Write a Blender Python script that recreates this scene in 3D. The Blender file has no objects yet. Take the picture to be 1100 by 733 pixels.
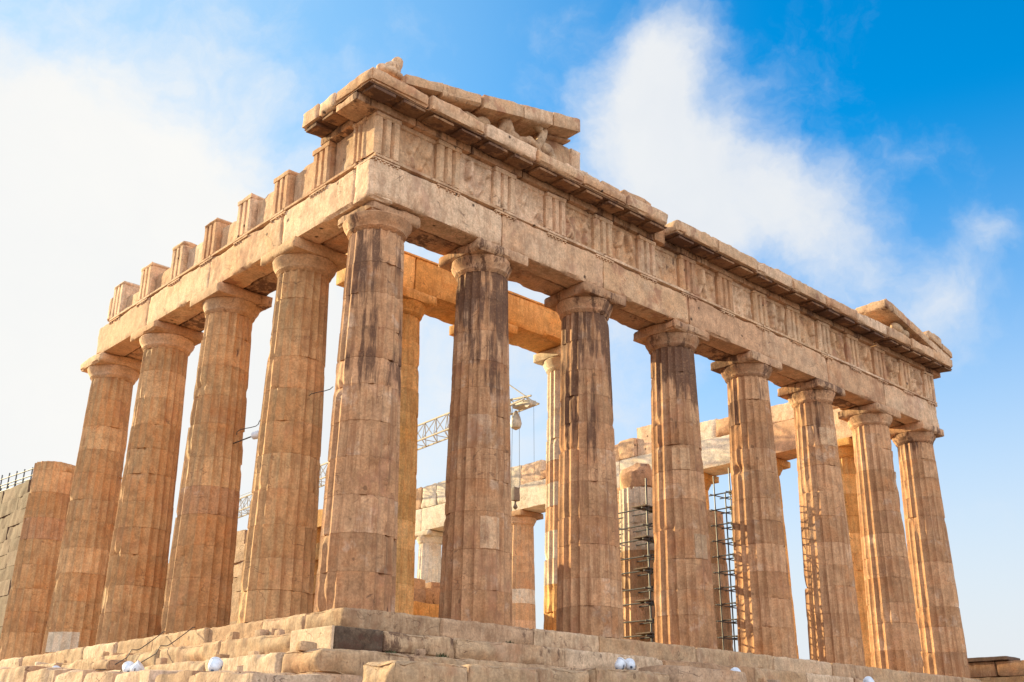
import bpy, math, random
import numpy as np
from mathutils import Vector

R = math.radians
scene = bpy.context.scene
C = scene.collection

# ------------------------------------------------------------------ camera
cam_d = bpy.data.cameras.new("camera")
cam = bpy.data.objects.new("camera", cam_d)
C.objects.link(cam)
cam.location = (-14.94638, -21.48368, -3.09187)
cam.rotation_euler = (1.93838, -0.00861, -0.75032)
cam_d.sensor_width = 36.0
cam_d.lens = 36.0 * 1160.79 / 1100.0
cam_d.clip_start = 0.1
cam_d.clip_end = 6000
scene.camera = cam

# ------------------------------------------------------------------ light
SUN_EL, SUN_AZ = 16.5, 16.5      # azimuth measured from +Y (west) towards -X (south)
sun_dir = Vector((-math.sin(R(SUN_AZ)) * math.cos(R(SUN_EL)), math.cos(R(SUN_AZ)) * math.cos(R(SUN_EL)), math.sin(R(SUN_EL))))
sd = bpy.data.lights.new("sun", 'SUN')
sd.energy = 5.0
sd.angle = R(0.6)
sd.color = (1.0, 0.82, 0.46)
sun = bpy.data.objects.new("sun", sd)
C.objects.link(sun)
sun.rotation_euler = sun_dir.to_track_quat('Z', 'Y').to_euler()

vs = scene.view_settings
scene.display_settings.display_device = 'sRGB'
vs.view_transform = 'Standard'
vs.look = 'None'
vs.exposure = 1.12
vs.gamma = 1.0
vs.use_curve_mapping = False
scene.cycles.max_bounces = 6
scene.cycles.diffuse_bounces = 4
scene.cycles.glossy_bounces = 2
scene.cycles.transparent_max_bounces = 6
scene.cycles.use_denoising = True
scene.cycles.sample_clamp_indirect = 6.0


class G:
    """Small helper to write node graphs as expressions."""
    def __init__(self, tree):
        self.t = tree
        self.n = tree.nodes
        self.l = tree.links

    def node(self, kind, **kw):
        x = self.n.new(kind)
        for k, v in kw.items():
            setattr(x, k, v)
        return x

    def put(self, sock, v):
        if isinstance(v, bpy.types.NodeSocket):
            self.l.new(v, sock)
        else:
            if isinstance(v, (tuple, list)) and len(v) == 3 and sock.type == 'RGBA':
                v = (*v, 1.0)
            sock.default_value = v

    def math(self, op, a, b=0.0, c=None, clamp=False):
        x = self.node('ShaderNodeMath', operation=op, use_clamp=clamp)
        self.put(x.inputs[0], a)
        self.put(x.inputs[1], b)
        if c is not None:
            self.put(x.inputs[2], c)
        return x.outputs[0]

    def vmath(self, op, a, b=(0, 0, 0)):
        x = self.node('ShaderNodeVectorMath', operation=op)
        self.put(x.inputs[0], a)
        self.put(x.inputs[1], b)
        return x.outputs['Value'] if op == 'DOT_PRODUCT' else x.outputs[0]

    def noise(self, vec, scale, detail=4.0, rough=0.55, dist=0.0, color=False):
        x = self.node('ShaderNodeTexNoise')
        self.put(x.inputs['Vector'], vec)
        x.inputs['Scale'].default_value = scale
        x.inputs['Detail'].default_value = detail
        x.inputs['Roughness'].default_value = rough
        x.inputs['Distortion'].default_value = dist
        return x.outputs['Color' if color else 'Fac']

    def ramp(self, v, a, b, lo=0.0, hi=1.0, smooth=True):
        x = self.node('ShaderNodeMapRange')
        x.interpolation_type = 'SMOOTHSTEP' if smooth else 'LINEAR'
        self.put(x.inputs[0], v)
        self.put(x.inputs[1], a)
        self.put(x.inputs[2], b)
        self.put(x.inputs[3], lo)
        self.put(x.inputs[4], hi)
        return x.outputs[0]

    def mix(self, f, a, b, mode='MIX'):
        x = self.node('ShaderNodeMix', data_type='RGBA', blend_type=mode)
        self.put(x.inputs[0], f)
        self.put(x.inputs[6], a)
        self.put(x.inputs[7], b)
        return x.outputs[2]

    def scale(self, vec, s):
        x = self.node('ShaderNodeMapping')
        self.put(x.inputs['Vector'], vec)
        x.inputs['Scale'].default_value = s
        return x.outputs[0]


# ------------------------------------------------------------------ sky
world = bpy.data.worlds.new("World")
scene.world = world
world.use_nodes = True
g = G(world.node_tree)
g.n.clear()
sky = g.node('ShaderNodeTexSky', sky_type='NISHITA')
sky.sun_disc = False
sky.sun_elevation = R(SUN_EL)
sky.sun_rotation = math.atan2(sun_dir.x, sun_dir.y)
sky.altitude = 200
sky.air_density = 1.0
sky.dust_density = 0.6
sky.ozone_density = 2.0
hsv = g.node('ShaderNodeHueSaturation')
hsv.inputs['Hue'].default_value = 0.497
hsv.inputs['Saturation'].default_value = 1.55
hsv.inputs['Value'].default_value = 2.25
g.put(hsv.inputs['Color'], sky.outputs[0])
dirv = g.node('ShaderNodeTexCoord').outputs['Generated']
warp = g.noise(dirv, 5.0, 6.0, 0.6, color=True)
w2 = g.vmath('SUBTRACT', warp, (0.5, 0.5, 0.5))
wv = g.node('ShaderNodeVectorMath', operation='SCALE')
g.put(wv.inputs[0], w2)
wv.inputs['Scale'].default_value = 0.13
dw = g.vmath('NORMALIZE', g.vmath('ADD', dirv, wv.outputs[0]))
BLOBS = [  # direction, tightness, weight : where the cloud banks hang in the sky
    ((0.655, 0.490, 0.574), 900, 0.40), ((0.650, 0.532, 0.543), 500, 0.40), ((0.695, 0.495, 0.520), 700, 0.38),
    ((0.735, 0.485, 0.474), 600, 0.50), ((0.700, 0.540, 0.470), 500, 0.36), ((0.787, 0.436, 0.440), 700, 0.48), ((0.844, 0.371, 0.386), 1100, 0.36),
    ((0.846, 0.321, 0.426), 1800, 0.34), ((0.80, 0.46, 0.385), 500, 0.36), ((0.86, 0.37, 0.345), 900, 0.26),
    ((0.292, 0.888, 0.355), 45, 0.70), ((0.365, 0.838, 0.400), 90, 0.24), ((0.10, 0.95, 0.30), 14, 0.45),
    ((0.673, 0.614, 0.412), 90, 0.38), ((0.55, 0.78, 0.30), 40, 0.45),
    ((-0.5, -0.7, 0.55), 5, 0.9), ((0.5, -0.8, 0.45), 6, 0.8), ((-0.8, 0.2, 0.55), 5, 0.5),  # unseen banks outside the view, added to strengthen the fill light
]
dens = None
for d, k, wgt in BLOBS:
    d = Vector(d).normalized()
    e = g.math('MULTIPLY', g.math('EXPONENT', g.math('MULTIPLY', g.math('SUBTRACT', g.vmath('DOT_PRODUCT', dw, tuple(d)), 1.0), float(k))), wgt)
    dens = e if dens is None else g.math('ADD', dens, e)
fine = g.noise(dw, 9.0, 8.0, 0.62)
wisps = g.noise(g.scale(dw, (1, 1, 2.2)), 3.2, 6.0, 0.6)
dens = g.math('MULTIPLY_ADD', g.math('SUBTRACT', fine, 0.5), 1.1, dens)
dens = g.math('MULTIPLY_ADD', g.math('SUBTRACT', wisps, 0.52), 0.5, dens)
cl = g.ramp(dens, 0.10, 0.90)
zz = g.node('ShaderNodeSeparateXYZ')
g.put(zz.inputs[0], dirv)
hor = g.ramp(zz.outputs[2], 0.02, 0.54, 1.0, 0.0)            # pale air low down
west = g.math('MAXIMUM', g.vmath('DOT_PRODUCT', dirv, tuple(sun_dir)), 0.0)
glow = g.ramp(west, 0.35, 0.85, 0.0, 0.8)
pale = g.mix(glow, (5.7, 5.9, 6.2), (7.3, 7.1, 6.6))
ccol = g.mix(g.noise(dw, 4.0, 5.0, 0.6), (4.7, 5.3, 6.1), (7.3, 7.15, 6.9))
ccol = g.mix(g.math('MULTIPLY', glow, 0.6), ccol, (7.5, 7.3, 6.8))
east_fill = g.ramp(g.vmath('DOT_PRODUCT', dirv, tuple(Vector((-0.30, -0.72, 0.62)).normalized())), 0.35, 0.92, 1.0, 2.9)
bright = g.node('ShaderNodeVectorMath', operation='SCALE')   # unseen cloud bank behind the camera, added as fill for the front
g.put(bright.inputs[0], ccol)
g.put(bright.inputs['Scale'], east_fill)
ccol = bright.outputs[0]
col = g.mix(g.math('MULTIPLY', glow, 0.85), hsv.outputs[0], (3.6, 5.6, 7.0))
col = g.mix(hor, col, pale)
col = g.mix(cl, col, ccol)
bg = g.node('ShaderNodeBackground')
g.put(bg.inputs[0], col)
bg.inputs[1].default_value = 0.064
g.l.new(bg.outputs[0], g.node('ShaderNodeOutputWorld').inputs[0])


# ------------------------------------------------------------------ materials
def stone(name, base, light, dark, stain=0.3, streak=0.18, grain=1.0, vary=0.16, joints=False, bump=0.5, pits=0.5, top_stain=None, white=0.0, sat=1.0, wash=0.35, rust=0.0, fresh=0.0, holes=0.0):
    m = bpy.data.materials.new(name)
    m.use_nodes = True
    q = G(m.node_tree)
    q.n.clear()
    pos = q.node('ShaderNodeNewGeometry').outputs['Position']
    rnd = q.node('ShaderNodeObjectInfo').outputs['Random']
    off = q.node('ShaderNodeCombineXYZ')
    for i, s in enumerate((7.0, 13.0, 5.0)):
        q.put(off.inputs[i], q.math('MULTIPLY', rnd, s))
    p = q.vmath('ADD', pos, off.outputs[0])
    big = q.noise(p, 0.45 * grain, 5.0, 0.6)
    mid = q.noise(p, 2.4 * grain, 7.0, 0.65)
    fin = q.noise(p, 17.0 * grain, 6.0, 0.7)
    c = q.mix(q.ramp(big, 0.35, 0.68), base, light)
    c = q.mix(q.ramp(mid, 0.52, 0.75, 0.0, 0.75), c, dark)
    # ochre and rosy clouds in the marble
    tint = q.noise(q.vmath('ADD', p, (31.0, 7.0, 3.0)), 0.9 * grain, 5.0, 0.6)
    c = q.mix(q.ramp(tint, 0.5, 0.72, 0.0, 0.55), c, (base[0] * 1.02, base[1] * 0.80, base[2] * 0.62))
    c = q.mix(q.ramp(tint, 0.42, 0.26, 0.0, 0.5), c, (light[0], light[1] * 0.98, light[2] * 1.12))
    if white:
        wp = q.noise(q.vmath('ADD', p, (3.0, 17.0, 9.0)), 1.3, 6.0, 0.65)
        c = q.mix(q.ramp(wp, 0.56, 0.66, 0.0, white), c, (0.70, 0.58, 0.47))
    if rust:
        rp = q.noise(q.scale(q.vmath('ADD', pos, (11.0, 4.0, 27.0)), (1.0, 1.0, 0.7)), 1.15, 8.0, 0.7)
        c = q.mix(q.math('MULTIPLY', q.ramp(rp, 0.53, 0.62, 0.0, rust), q.ramp(fin, 0.34, 0.56, 0.25, 1.0)), c, (0.30, 0.125, 0.075))
    if fresh:
        c = q.mix(q.ramp(rnd, 0.55, 1.0, 0.0, fresh, smooth=False), c, (light[0] * 1.04, light[1] * 1.10, light[2] * 1.22))
        r2 = q.math('FRACT', q.math('MULTIPLY', rnd, 17.3))
        c = q.mix(q.ramp(r2, 0.6, 1.0, 0.0, fresh, smooth=False), c, (dark[0] * 1.05, dark[1] * 1.05, dark[2] * 1.05))
    # mottling
    v = q.math('MULTIPLY', q.ramp(mid, 0.28, 0.72, 0.72, 1.20), q.ramp(fin, 0.28, 0.72, 0.74, 1.20))
    v = q.math('MULTIPLY', v, q.ramp(rnd, 0.0, 1.0, 1.0 - vary, 1.0 + vary, smooth=False))
    vv = q.node('ShaderNodeCombineXYZ')
    for i in range(3):
        q.put(vv.inputs[i], v)
    c = q.mix(1.0, c, vv.outputs[0], 'MULTIPLY')
    # brown-black patina streaks, stretched downwards
    st = q.noise(q.scale(pos, (3.2, 3.2, streak * 3.0)), 1.0, 9.0, 0.72)
    reg = q.noise(q.vmath('ADD', pos, (5.0, 1.0, 2.0)), 0.33, 4.0, 0.55)
    mask = q.math('ADD', st, q.math('MULTIPLY', q.math('SUBTRACT', reg, 0.5), 1.1))
    st2 = q.noise(q.scale(pos, (6.5, 6.5, streak * 4.0)), 1.0, 8.0, 0.75)
    wm = q.math('ADD', st2, q.math('MULTIPLY', q.math('SUBTRACT', big, 0.5), 0.5))
    if top_stain is not None:
        z = q.node('ShaderNodeSeparateXYZ')
        q.put(z.inputs[0], pos)
        mask = q.math('ADD', mask, q.ramp(z.outputs[2], top_stain[0], top_stain[1], -0.10, top_stain[2]))
    th = 0.86 - 0.36 * stain
    c = q.mix(q.math('MULTIPLY', q.ramp(wm, 0.46, 0.66), wash), c, (base[0] * 0.50, base[1] * 0.40, base[2] * 0.36))
    sm = q.math('MULTIPLY', q.ramp(mask, th, th + 0.10, 0.0, 0.88), q.ramp(fin, 0.30, 0.52, 0.35, 1.0))
    c = q.mix(sm, c, (0.095, 0.046, 0.030))
    # hairline cracks
    ck = q.noise(q.scale(p, (0.8, 0.8, 1.3)), 1.1, 3.0, 0.5, 0.6)
    line = q.ramp(q.math('ABSOLUTE', q.math('SUBTRACT', ck, 0.5)), 0.0, 0.0065, 0.6, 0.0)
    line = q.math('MULTIPLY', line, q.ramp(q.noise(p, 0.8, 2.0), 0.48, 0.6))
    c = q.mix(line, c, (0.11, 0.06, 0.04))
    # pits
    vo = q.node('ShaderNodeTexVoronoi')
    q.put(vo.inputs['Vector'], p)
    vo.inputs['Scale'].default_value = 5.0
    pit = q.math('MULTIPLY', q.ramp(vo.outputs['Distance'], 0.05, 0.16, 1.0, 0.0), q.ramp(mid, 0.50, 0.62))
    c = q.mix(q.math('MULTIPLY', pit, pits), c, (dark[0] * 0.6, dark[1] * 0.55, dark[2] * 0.5))
    if holes:
        hv = q.node('ShaderNodeTexVoronoi')
        q.put(hv.inputs['Vector'], q.vmath('ADD', pos, (0.3, 0.2, 0.1)))
        hv.inputs['Scale'].default_value = 1.25
        hv.inputs['Randomness'].default_value = 1.0
        hd = q.math('ADD', hv.outputs['Distance'], q.math('MULTIPLY', q.math('SUBTRACT', fin, 0.5), 0.09))
        c = q.mix(q.ramp(hd, 0.055, 0.085, holes, 0.0), c, (0.06, 0.032, 0.02))
    if sat != 1.0:
        hs = q.node('ShaderNodeHueSaturation')
        hs.inputs['Saturation'].default_value = sat
        q.put(hs.inputs['Color'], c)
        c = hs.outputs[0]
    b = q.node('ShaderNodeBsdfPrincipled')
    q.put(b.inputs['Base Color'], c)
    b.inputs['Roughness'].default_value = 0.85
    b.inputs['Specular IOR Level'].default_value = 0.25
    h = q.math('ADD', q.math('MULTIPLY', mid, 0.6), q.math('MULTIPLY', fin, 0.22))
    h = q.math('SUBTRACT', h, q.math('MULTIPLY', pit, 0.5))
    h = q.math('SUBTRACT', h, q.math('MULTIPLY', line, 0.5))
    bm_ = q.node('ShaderNodeBump')
    bm_.inputs['Strength'].default_value = bump
    bm_.inputs['Distance'].default_value = 0.06
    q.put(bm_.inputs['Height'], h)
    q.put(b.inputs['Normal'], bm_.outputs[0])
    q.l.new(b.outputs[0], q.node('ShaderNodeOutputMaterial').inputs[0])
    return m


def plain(name, col, rough=0.5, metal=0.0, var=0.25, scale=6.0):
    m = bpy.data.materials.new(name)
    m.use_nodes = True
    q = G(m.node_tree)
    q.n.clear()
    pos = q.node('ShaderNodeNewGeometry').outputs['Position']
    n = q.noise(pos, scale, 6.0, 0.6)
    c = q.mix(q.ramp(n, 0.3, 0.7, 0.0, 1.0), tuple(x * (1 - var) for x in col), tuple(min(1, x * (1 + var * 0.5)) for x in col))
    b = q.node('ShaderNodeBsdfPrincipled')
    q.put(b.inputs['Base Color'], c)
    b.inputs['Roughness'].default_value = rough
    b.inputs['Metallic'].default_value = metal
    q.l.new(b.outputs[0], q.node('ShaderNodeOutputMaterial').inputs[0])
    return m


OLD_B, OLD_L, OLD_D = (0.48, 0.27, 0.15), (0.56, 0.36, 0.22), (0.32, 0.145, 0.07)
M = {}
M['facade_col'] = stone('weathered marble drums', (0.45, 0.23, 0.112), (0.55, 0.32, 0.175), (0.28, 0.12, 0.052), stain=0.65, streak=0.10, top_stain=(2.0, 9.6, 0.19), white=0.25, wash=0.62, rust=0.5, fresh=0.3, holes=0.5)
M['far_col'] = stone('worn marble drums', (0.45, 0.23, 0.11), (0.55, 0.32, 0.175), (0.28, 0.12, 0.052), stain=0.52, streak=0.10, top_stain=(5.0, 9.6, 0.12), white=0.25, wash=0.62, rust=0.3, fresh=0.3, holes=0.5)
M['flank_col'] = stone('ochre marble drums', (0.5, 0.265, 0.115), (0.56, 0.35, 0.175), (0.34, 0.15, 0.06), stain=0.30, streak=0.12, wash=0.5, rust=0.3, fresh=0.35)
M['arch'] = stone('weathered marble blocks', (0.6, 0.36, 0.2), (0.66, 0.45, 0.285), (0.43, 0.21, 0.1), stain=0.4, streak=0.5, vary=0.09, white=0.12, wash=0.45, rust=0.75, fresh=0.6, holes=0.9)
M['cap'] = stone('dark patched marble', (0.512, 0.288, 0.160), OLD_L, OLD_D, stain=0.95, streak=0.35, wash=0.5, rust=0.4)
M['soffit'] = stone('crusted marble with painted shade', (0.22, 0.11, 0.055), (0.36, 0.195, 0.1), (0.11, 0.05, 0.026), stain=1.05, streak=0.6)  # crust, darkened further so the cornice's shade is in the colour
M['capclean'] = stone('pale marble capitals', (0.560, 0.336, 0.176), OLD_L, OLD_D, stain=0.55, streak=0.35, wash=0.3, fresh=0.4)
M['crust'] = stone('black crusted step marble', (0.075, 0.05, 0.036), (0.22, 0.145, 0.09), (0.035, 0.024, 0.018), stain=0.7, streak=1.6, wash=0.8)
M['streaked'] = stone('black streaked step marble', (0.46, 0.29, 0.165), (0.52, 0.36, 0.22), (0.3, 0.16, 0.09), stain=0.80, streak=0.35, wash=0.6)
M['step'] = stone('step marble', (0.47, 0.3, 0.17), (0.54, 0.375, 0.235), (0.33, 0.18, 0.095), stain=0.42, streak=0.4, vary=0.14, wash=0.5, rust=0.4, fresh=0.7, holes=0.5)
M['white'] = stone('restored white marble', (0.62, 0.51, 0.38), (0.68, 0.58, 0.46), (0.5, 0.36, 0.23), stain=0.0, vary=0.05, pits=0.2, bump=0.25, wash=0.1)
M['inner'] = stone('marble tinted by bounced light', (0.72, 0.385, 0.125), (0.76, 0.465, 0.19), (0.46, 0.205, 0.062), stain=0.3, streak=0.2, wash=0.5, fresh=0.4)  # amber of bounced sunlight put into the stone colour
M['grey'] = stone('grey brown stone', (0.14, 0.078, 0.048), (0.19, 0.115, 0.075), (0.085, 0.045, 0.028), stain=0.35, streak=0.4, fresh=0.5)  # base lowered to put the far wall's shade into the colour
M['rock'] = stone('bedrock', (0.46, 0.285, 0.175), (0.58, 0.42, 0.29), (0.26, 0.145, 0.085), stain=0.42, streak=0.8, bump=0.9, fresh=0.4)
M['soil'] = stone('dusty soil', (0.27, 0.19, 0.125), (0.34, 0.25, 0.17), (0.20, 0.135, 0.085), stain=0.05, streak=1.0, bump=0.6)
M['steel'] = plain('scaffold steel', (0.10, 0.095, 0.09), 0.5, 0.6)
M['plank'] = plain('scaffold planks', (0.17, 0.12, 0.085), 0.8)
M['crane'] = plain('crane cream paint', (0.40, 0.32, 0.225), 0.45, 0.0)
M['cable'] = plain('dark cable', (0.05, 0.04, 0.035), 0.6)
M['lamp'] = plain('white lamp paint', (0.66, 0.70, 0.78), 0.35, 0.0, 0.12, 14)
M['lampdark'] = plain('dark lamp fitting', (0.05, 0.07, 0.11), 0.4)
M['leaf'] = plain('weed leaves', (0.075, 0.085, 0.03), 0.7)


# ------------------------------------------------------------------ noise and shapes
def _hash(i, j, k, s):
    n = (i * 374761393 + j * 668265263 + k * 2147483647 + s * 974634777) & 0xFFFFFFFF
    n = ((n ^ (n >> 13)) * 1274126177) & 0xFFFFFFFF
    n = ((n ^ (n >> 16)) * 2246822519) & 0xFFFFFFFF
    return ((n ^ (n >> 15)) & 0xFFFFFF) / float(0xFFFFFF)


def vnoise(p, s=0):
    f = np.floor(p)
    t = p - f
    t = t * t * (3 - 2 * t)
    i = f.astype(np.int64)
    out = 0
    for a in (0, 1):
        for b in (0, 1):
            for c in (0, 1):
                w = (t[:, 0] if a else 1 - t[:, 0]) * (t[:, 1] if b else 1 - t[:, 1]) * (t[:, 2] if c else 1 - t[:, 2])
                out = out + w * _hash(i[:, 0] + a, i[:, 1] + b, i[:, 2] + c, s)
    return out


def fbm(p, oct=3, s=0):
    a, o, tot = 1.0, 0, 0
    for k in range(oct):
        o = o + a * vnoise(p * 2.03 ** k + 11.7 * k, s + k)
        tot += a
        a *= 0.5
    return o / tot


SEED = [0]


def grid_box(h, res):
    """Vertices of a gridded box (half sizes h) with shared edges, and its quads."""
    ns = [max(1, int(round(2 * x / res))) for x in h]
    ns = [min(n, 90) for n in ns]
    V, F = [], []
    base = 0
    for ax in range(3):
        u, v = (ax + 1) % 3, (ax + 2) % 3
        gu = np.linspace(-h[u], h[u], ns[u] + 1)
        gv = np.linspace(-h[v], h[v], ns[v] + 1)
        A, B = np.meshgrid(gu, gv, indexing='ij')
        idx = np.arange(A.size).reshape(A.shape)
        q = np.stack([idx[:-1, :-1], idx[1:, :-1], idx[1:, 1:], idx[:-1, 1:]], -1).reshape(-1, 4)
        for sgn in (-1, 1):
            P = np.zeros((A.size, 3))
            P[:, u] = A.ravel()
            P[:, v] = B.ravel()
            P[:, ax] = sgn * h[ax]
            V.append(P)
            F.append((q if sgn > 0 else q[:, ::-1]) + base)
            base += A.size
    V = np.concatenate(V)
    F = np.concatenate(F)
    key = np.round(V, 5)
    _, first, inv = np.unique(key, axis=0, return_index=True, return_inverse=True)
    inv = inv.reshape(-1)
    return V[first], inv[F]


def block(lo, hi, res=0.11, chip=0.035, rough=0.006, rot=0.0, big=0.0, tilt=(0, 0), bow=None):
    """A stone block between two corners, its arrises worn and chipped."""
    SEED[0] += 1
    s = SEED[0]
    lo, hi = np.array(lo, float), np.array(hi, float)
    c, h = (lo + hi) / 2, (hi - lo) / 2
    V, F = grid_box(h, res)
    P = V + c
    d = h[None, :] - np.abs(V)
    n1 = fbm(P * 2.0 + s * 3.1, 4, s)
    n2 = fbm(P * 8.0, 2, s + 9)
    r = chip * (0.25 + 2.6 * np.clip(n1 - 0.42, 0, 1) * 2.0 + 0.9 * n2)
    if big:
        r = r + big * np.clip(fbm(P * 0.8 + s * 1.7, 3, s + 5) - 0.52, 0, 1) * 7
    r = np.minimum(r, 0.8 * h.min())
    mv = np.zeros_like(V)
    e = fbm(P * 4.5, 4, s + 21) - 0.5
    for i in range(3):
        j, k = (i + 1) % 3, (i + 2) % 3
        on = d[:, i] < 1e-6
        other = np.minimum(d[:, j], d[:, k])
        m = np.where(on, np.clip(r - other, 0, None) / 2 - rough * 2 * e, 0)
        mv[:, i] = -np.sign(V[:, i]) * m
    V = V + mv
    if tilt[0] or tilt[1]:
        V[:, 2] += tilt[0] * V[:, 0] + tilt[1] * V[:, 1]
    if rot:
        ca, sa = math.cos(rot), math.sin(rot)
        V = np.c_[V[:, 0] * ca - V[:, 1] * sa, V[:, 0] * sa + V[:, 1] * ca, V[:, 2]]
    return V + c, F


def merge(*parts):
    V, F, b = [], [], 0
    for v, f in parts:
        V.append(np.asarray(v, float))
        F += [tuple(int(i) + b for i in q) for q in f]
        b += len(v)
    return np.concatenate(V), F


def tube(a, b, r, n=8):
    a, b = Vector(a), Vector(b)
    z = (b - a).normalized()
    x = z.orthogonal().normalized()
    y = z.cross(x)
    V = []
    for p in (a, b):
        for k in range(n):
            t = 2 * math.pi * k / n
            V.append(p + (x * math.cos(t) + y * math.sin(t)) * r)
    F = [(k, (k + 1) % n, n + (k + 1) % n, n + k) for k in range(n)]
    F += [tuple(range(n))[::-1], tuple(range(n, 2 * n))]
    return np.array([tuple(v) for v in V]), F


def path_tube(pts, r, n=6):
    pts = [Vector(p) for p in pts]
    V, F = [], []
    for i, p in enumerate(pts):
        z = (pts[min(i + 1, len(pts) - 1)] - pts[max(i - 1, 0)]).normalized()
        x = z.cross(Vector((0.3, 0.2, 1))).normalized()
        y = z.cross(x)
        for k in range(n):
            t = 2 * math.pi * k / n
            V.append(p + (x * math.cos(t) + y * math.sin(t)) * r)
    for i in range(len(pts) - 1):
        for k in range(n):
            F.append((i * n + k, i * n + (k + 1) % n, (i + 1) * n + (k + 1) % n, (i + 1) * n + k))
    F += [tuple(range(n))[::-1], tuple(range((len(pts) - 1) * n, len(pts) * n))]
    return np.array([tuple(v) for v in V]), F


def lathe(c, prof, n=48, axis=(0, 0, 1)):
    """Revolve (radius, height) pairs about an axis through c."""
    q = Vector((0, 0, 1)).rotation_difference(Vector(axis))
    V, F = [], []
    for r, z in prof:
        for k in range(n):
            t = 2 * math.pi * k / n
            V.append(tuple(Vector(c) + q @ Vector((r * math.cos(t), r * math.sin(t), z))))
    for i in range(len(prof) - 1):
        for k in range(n):
            F.append((i * n + k, i * n + (k + 1) % n, (i + 1) * n + (k + 1) % n, (i + 1) * n + k))
    F += [tuple(range(n))[::-1], tuple(range((len(prof) - 1) * n, len(prof) * n))]
    return np.array(V), F


# ------------------------------------------------------------------ objects
def tag(o, label=None, cat=None, group=None, kind=None):
    for k, v in (('label', label), ('category', cat), ('group', group), ('kind', kind)):
        if v:
            o[k] = v
    return o


def thing(name, loc, label, cat, group=None):
    o = bpy.data.objects.new(name, None)
    o.empty_display_size = 0.3
    o.location = loc
    C.objects.link(o)
    return tag(o, label, cat, group)


def origin(o):
    v = Vector((0, 0, 0))
    while o is not None:
        v += Vector(o.location)
        o = o.parent
    return v


def mesh_obj(name, VF, mat, parent=None, smooth=35, loc=None):
    """Link world-space vertices as one mesh object, its origin at loc (top level) or at its parent's."""
    V, F = VF
    o_ = np.array(origin(parent)) if parent is not None else np.array(loc if loc is not None else (0, 0, 0), float)
    me = bpy.data.meshes.new(name)
    F = [tuple(int(i) for i in f) for f in F]
    me.from_pydata((np.asarray(V) - o_).tolist(), [], F)
    me.materials.append(M[mat] if isinstance(mat, str) else mat)
    if smooth:
        me.polygons.foreach_set('use_smooth', np.ones(len(me.polygons), bool))
        me.set_sharp_from_angle(angle=R(smooth))
    me.update()
    ob = bpy.data.objects.new(name, me)
    C.objects.link(ob)
    if parent is not None:
        ob.parent = parent
    else:
        ob.location = tuple(o_)
    return ob


def lump(name, balls, mat, parent=None, voxel=0.05, rough=0.03, freq=4.0, loc=None, cut=None):
    """A weathered carved or broken stone: ellipsoids fused together, then eroded with noise."""
    import bmesh
    SEED[0] += 1
    bm = bmesh.new()
    for (c, r, *rest) in balls:
        res = bmesh.ops.create_icosphere(bm, subdivisions=3, radius=1.0)
        rz = rest[0] if rest else (0, 0, 0)
        from mathutils import Euler
        rot = Euler(rz).to_matrix()
        for v in res['verts']:
            v.co = rot @ Vector((v.co.x * r[0], v.co.y * r[1], v.co.z * r[2])) + Vector(c)
    me = bpy.data.meshes.new(name)
    bm.to_mesh(me)
    bm.free()
    tmp = bpy.data.objects.new(name, me)
    C.objects.link(tmp)
    md = tmp.modifiers.new('r', 'REMESH')
    md.mode = 'VOXEL'
    md.voxel_size = voxel
    dg = bpy.context.evaluated_depsgraph_get()
    dg.update()
    ev = tmp.evaluated_get(dg).to_mesh()
    V = np.array([v.co[:] for v in ev.vertices])
    Nn = np.array([v.normal[:] for v in ev.vertices])
    F = [tuple(p.vertices) for p in ev.polygons]
    bpy.data.objects.remove(tmp)
    n = fbm(V * freq, 4, SEED[0]) - 0.5
    ridg = np.abs(fbm(V * freq * 0.5 + 9, 3, SEED[0] + 3) - 0.5)
    V = V + Nn * (n * 2 * rough + ridg * rough * 1.5)[:, None]
    return mesh_obj(name, (V, F), mat, parent, 40, loc)


def rock(lo, hi, res=0.10, s=0.5, rough=0.09):
    """A rough quarried block or boulder: box pulled towards an ellipsoid, facetted with noise."""
    SEED[0] += 1
    sd_ = SEED[0]
    lo, hi = np.array(lo, float), np.array(hi, float)
    c, h = (lo + hi) / 2, (hi - lo) / 2
    V, F = grid_box(h, res)
    U = V / h
    L = (np.abs(U) ** 5).sum(1) ** (1 / 5)
    E = U / np.maximum(L, 1e-6)[:, None]
    V = ((1 - s) * U + s * E) * h
    N = U / np.linalg.norm(U, axis=1)[:, None]
    P = V + c
    n = fbm(P * 1.6 + sd_, 4, sd_) - 0.5
    cr = np.abs(fbm(P * np.array([0.8, 0.8, 2.2]) + sd_ * 2, 3, sd_ + 4) - 0.5)
    V = V + N * (n * 2.2 * rough - np.clip(0.05 - cr, 0, 1) * 14 * rough * 0.25)[:, None]
    return V + c, F


# ------------------------------------------------------------------ dimensions of the temple
CW, CL, SP = 3.76, 3.54, 4.296            # corner bays of front and flank, normal bay
FX = [0.0] + [CW + SP * i for i in range(6)]
FX.append(FX[-1] + CW)                    # eight columns along the front
FY = [0.0] + [CL + SP * i for i in range(14)]
XE = FX[7]
HA = 0.835                                # half thickness of the architrave
Z_ARCH, Z_FR, Z_GE, Z_TOP = 10.50, 11.74, 13.03, 13.77


def shaft_radius(z, H, r0, r1):
    t = z / H
    return r0 + (r1 - r0) * (t ** 1.25 * 0.55 + t * 0.45)


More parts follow.
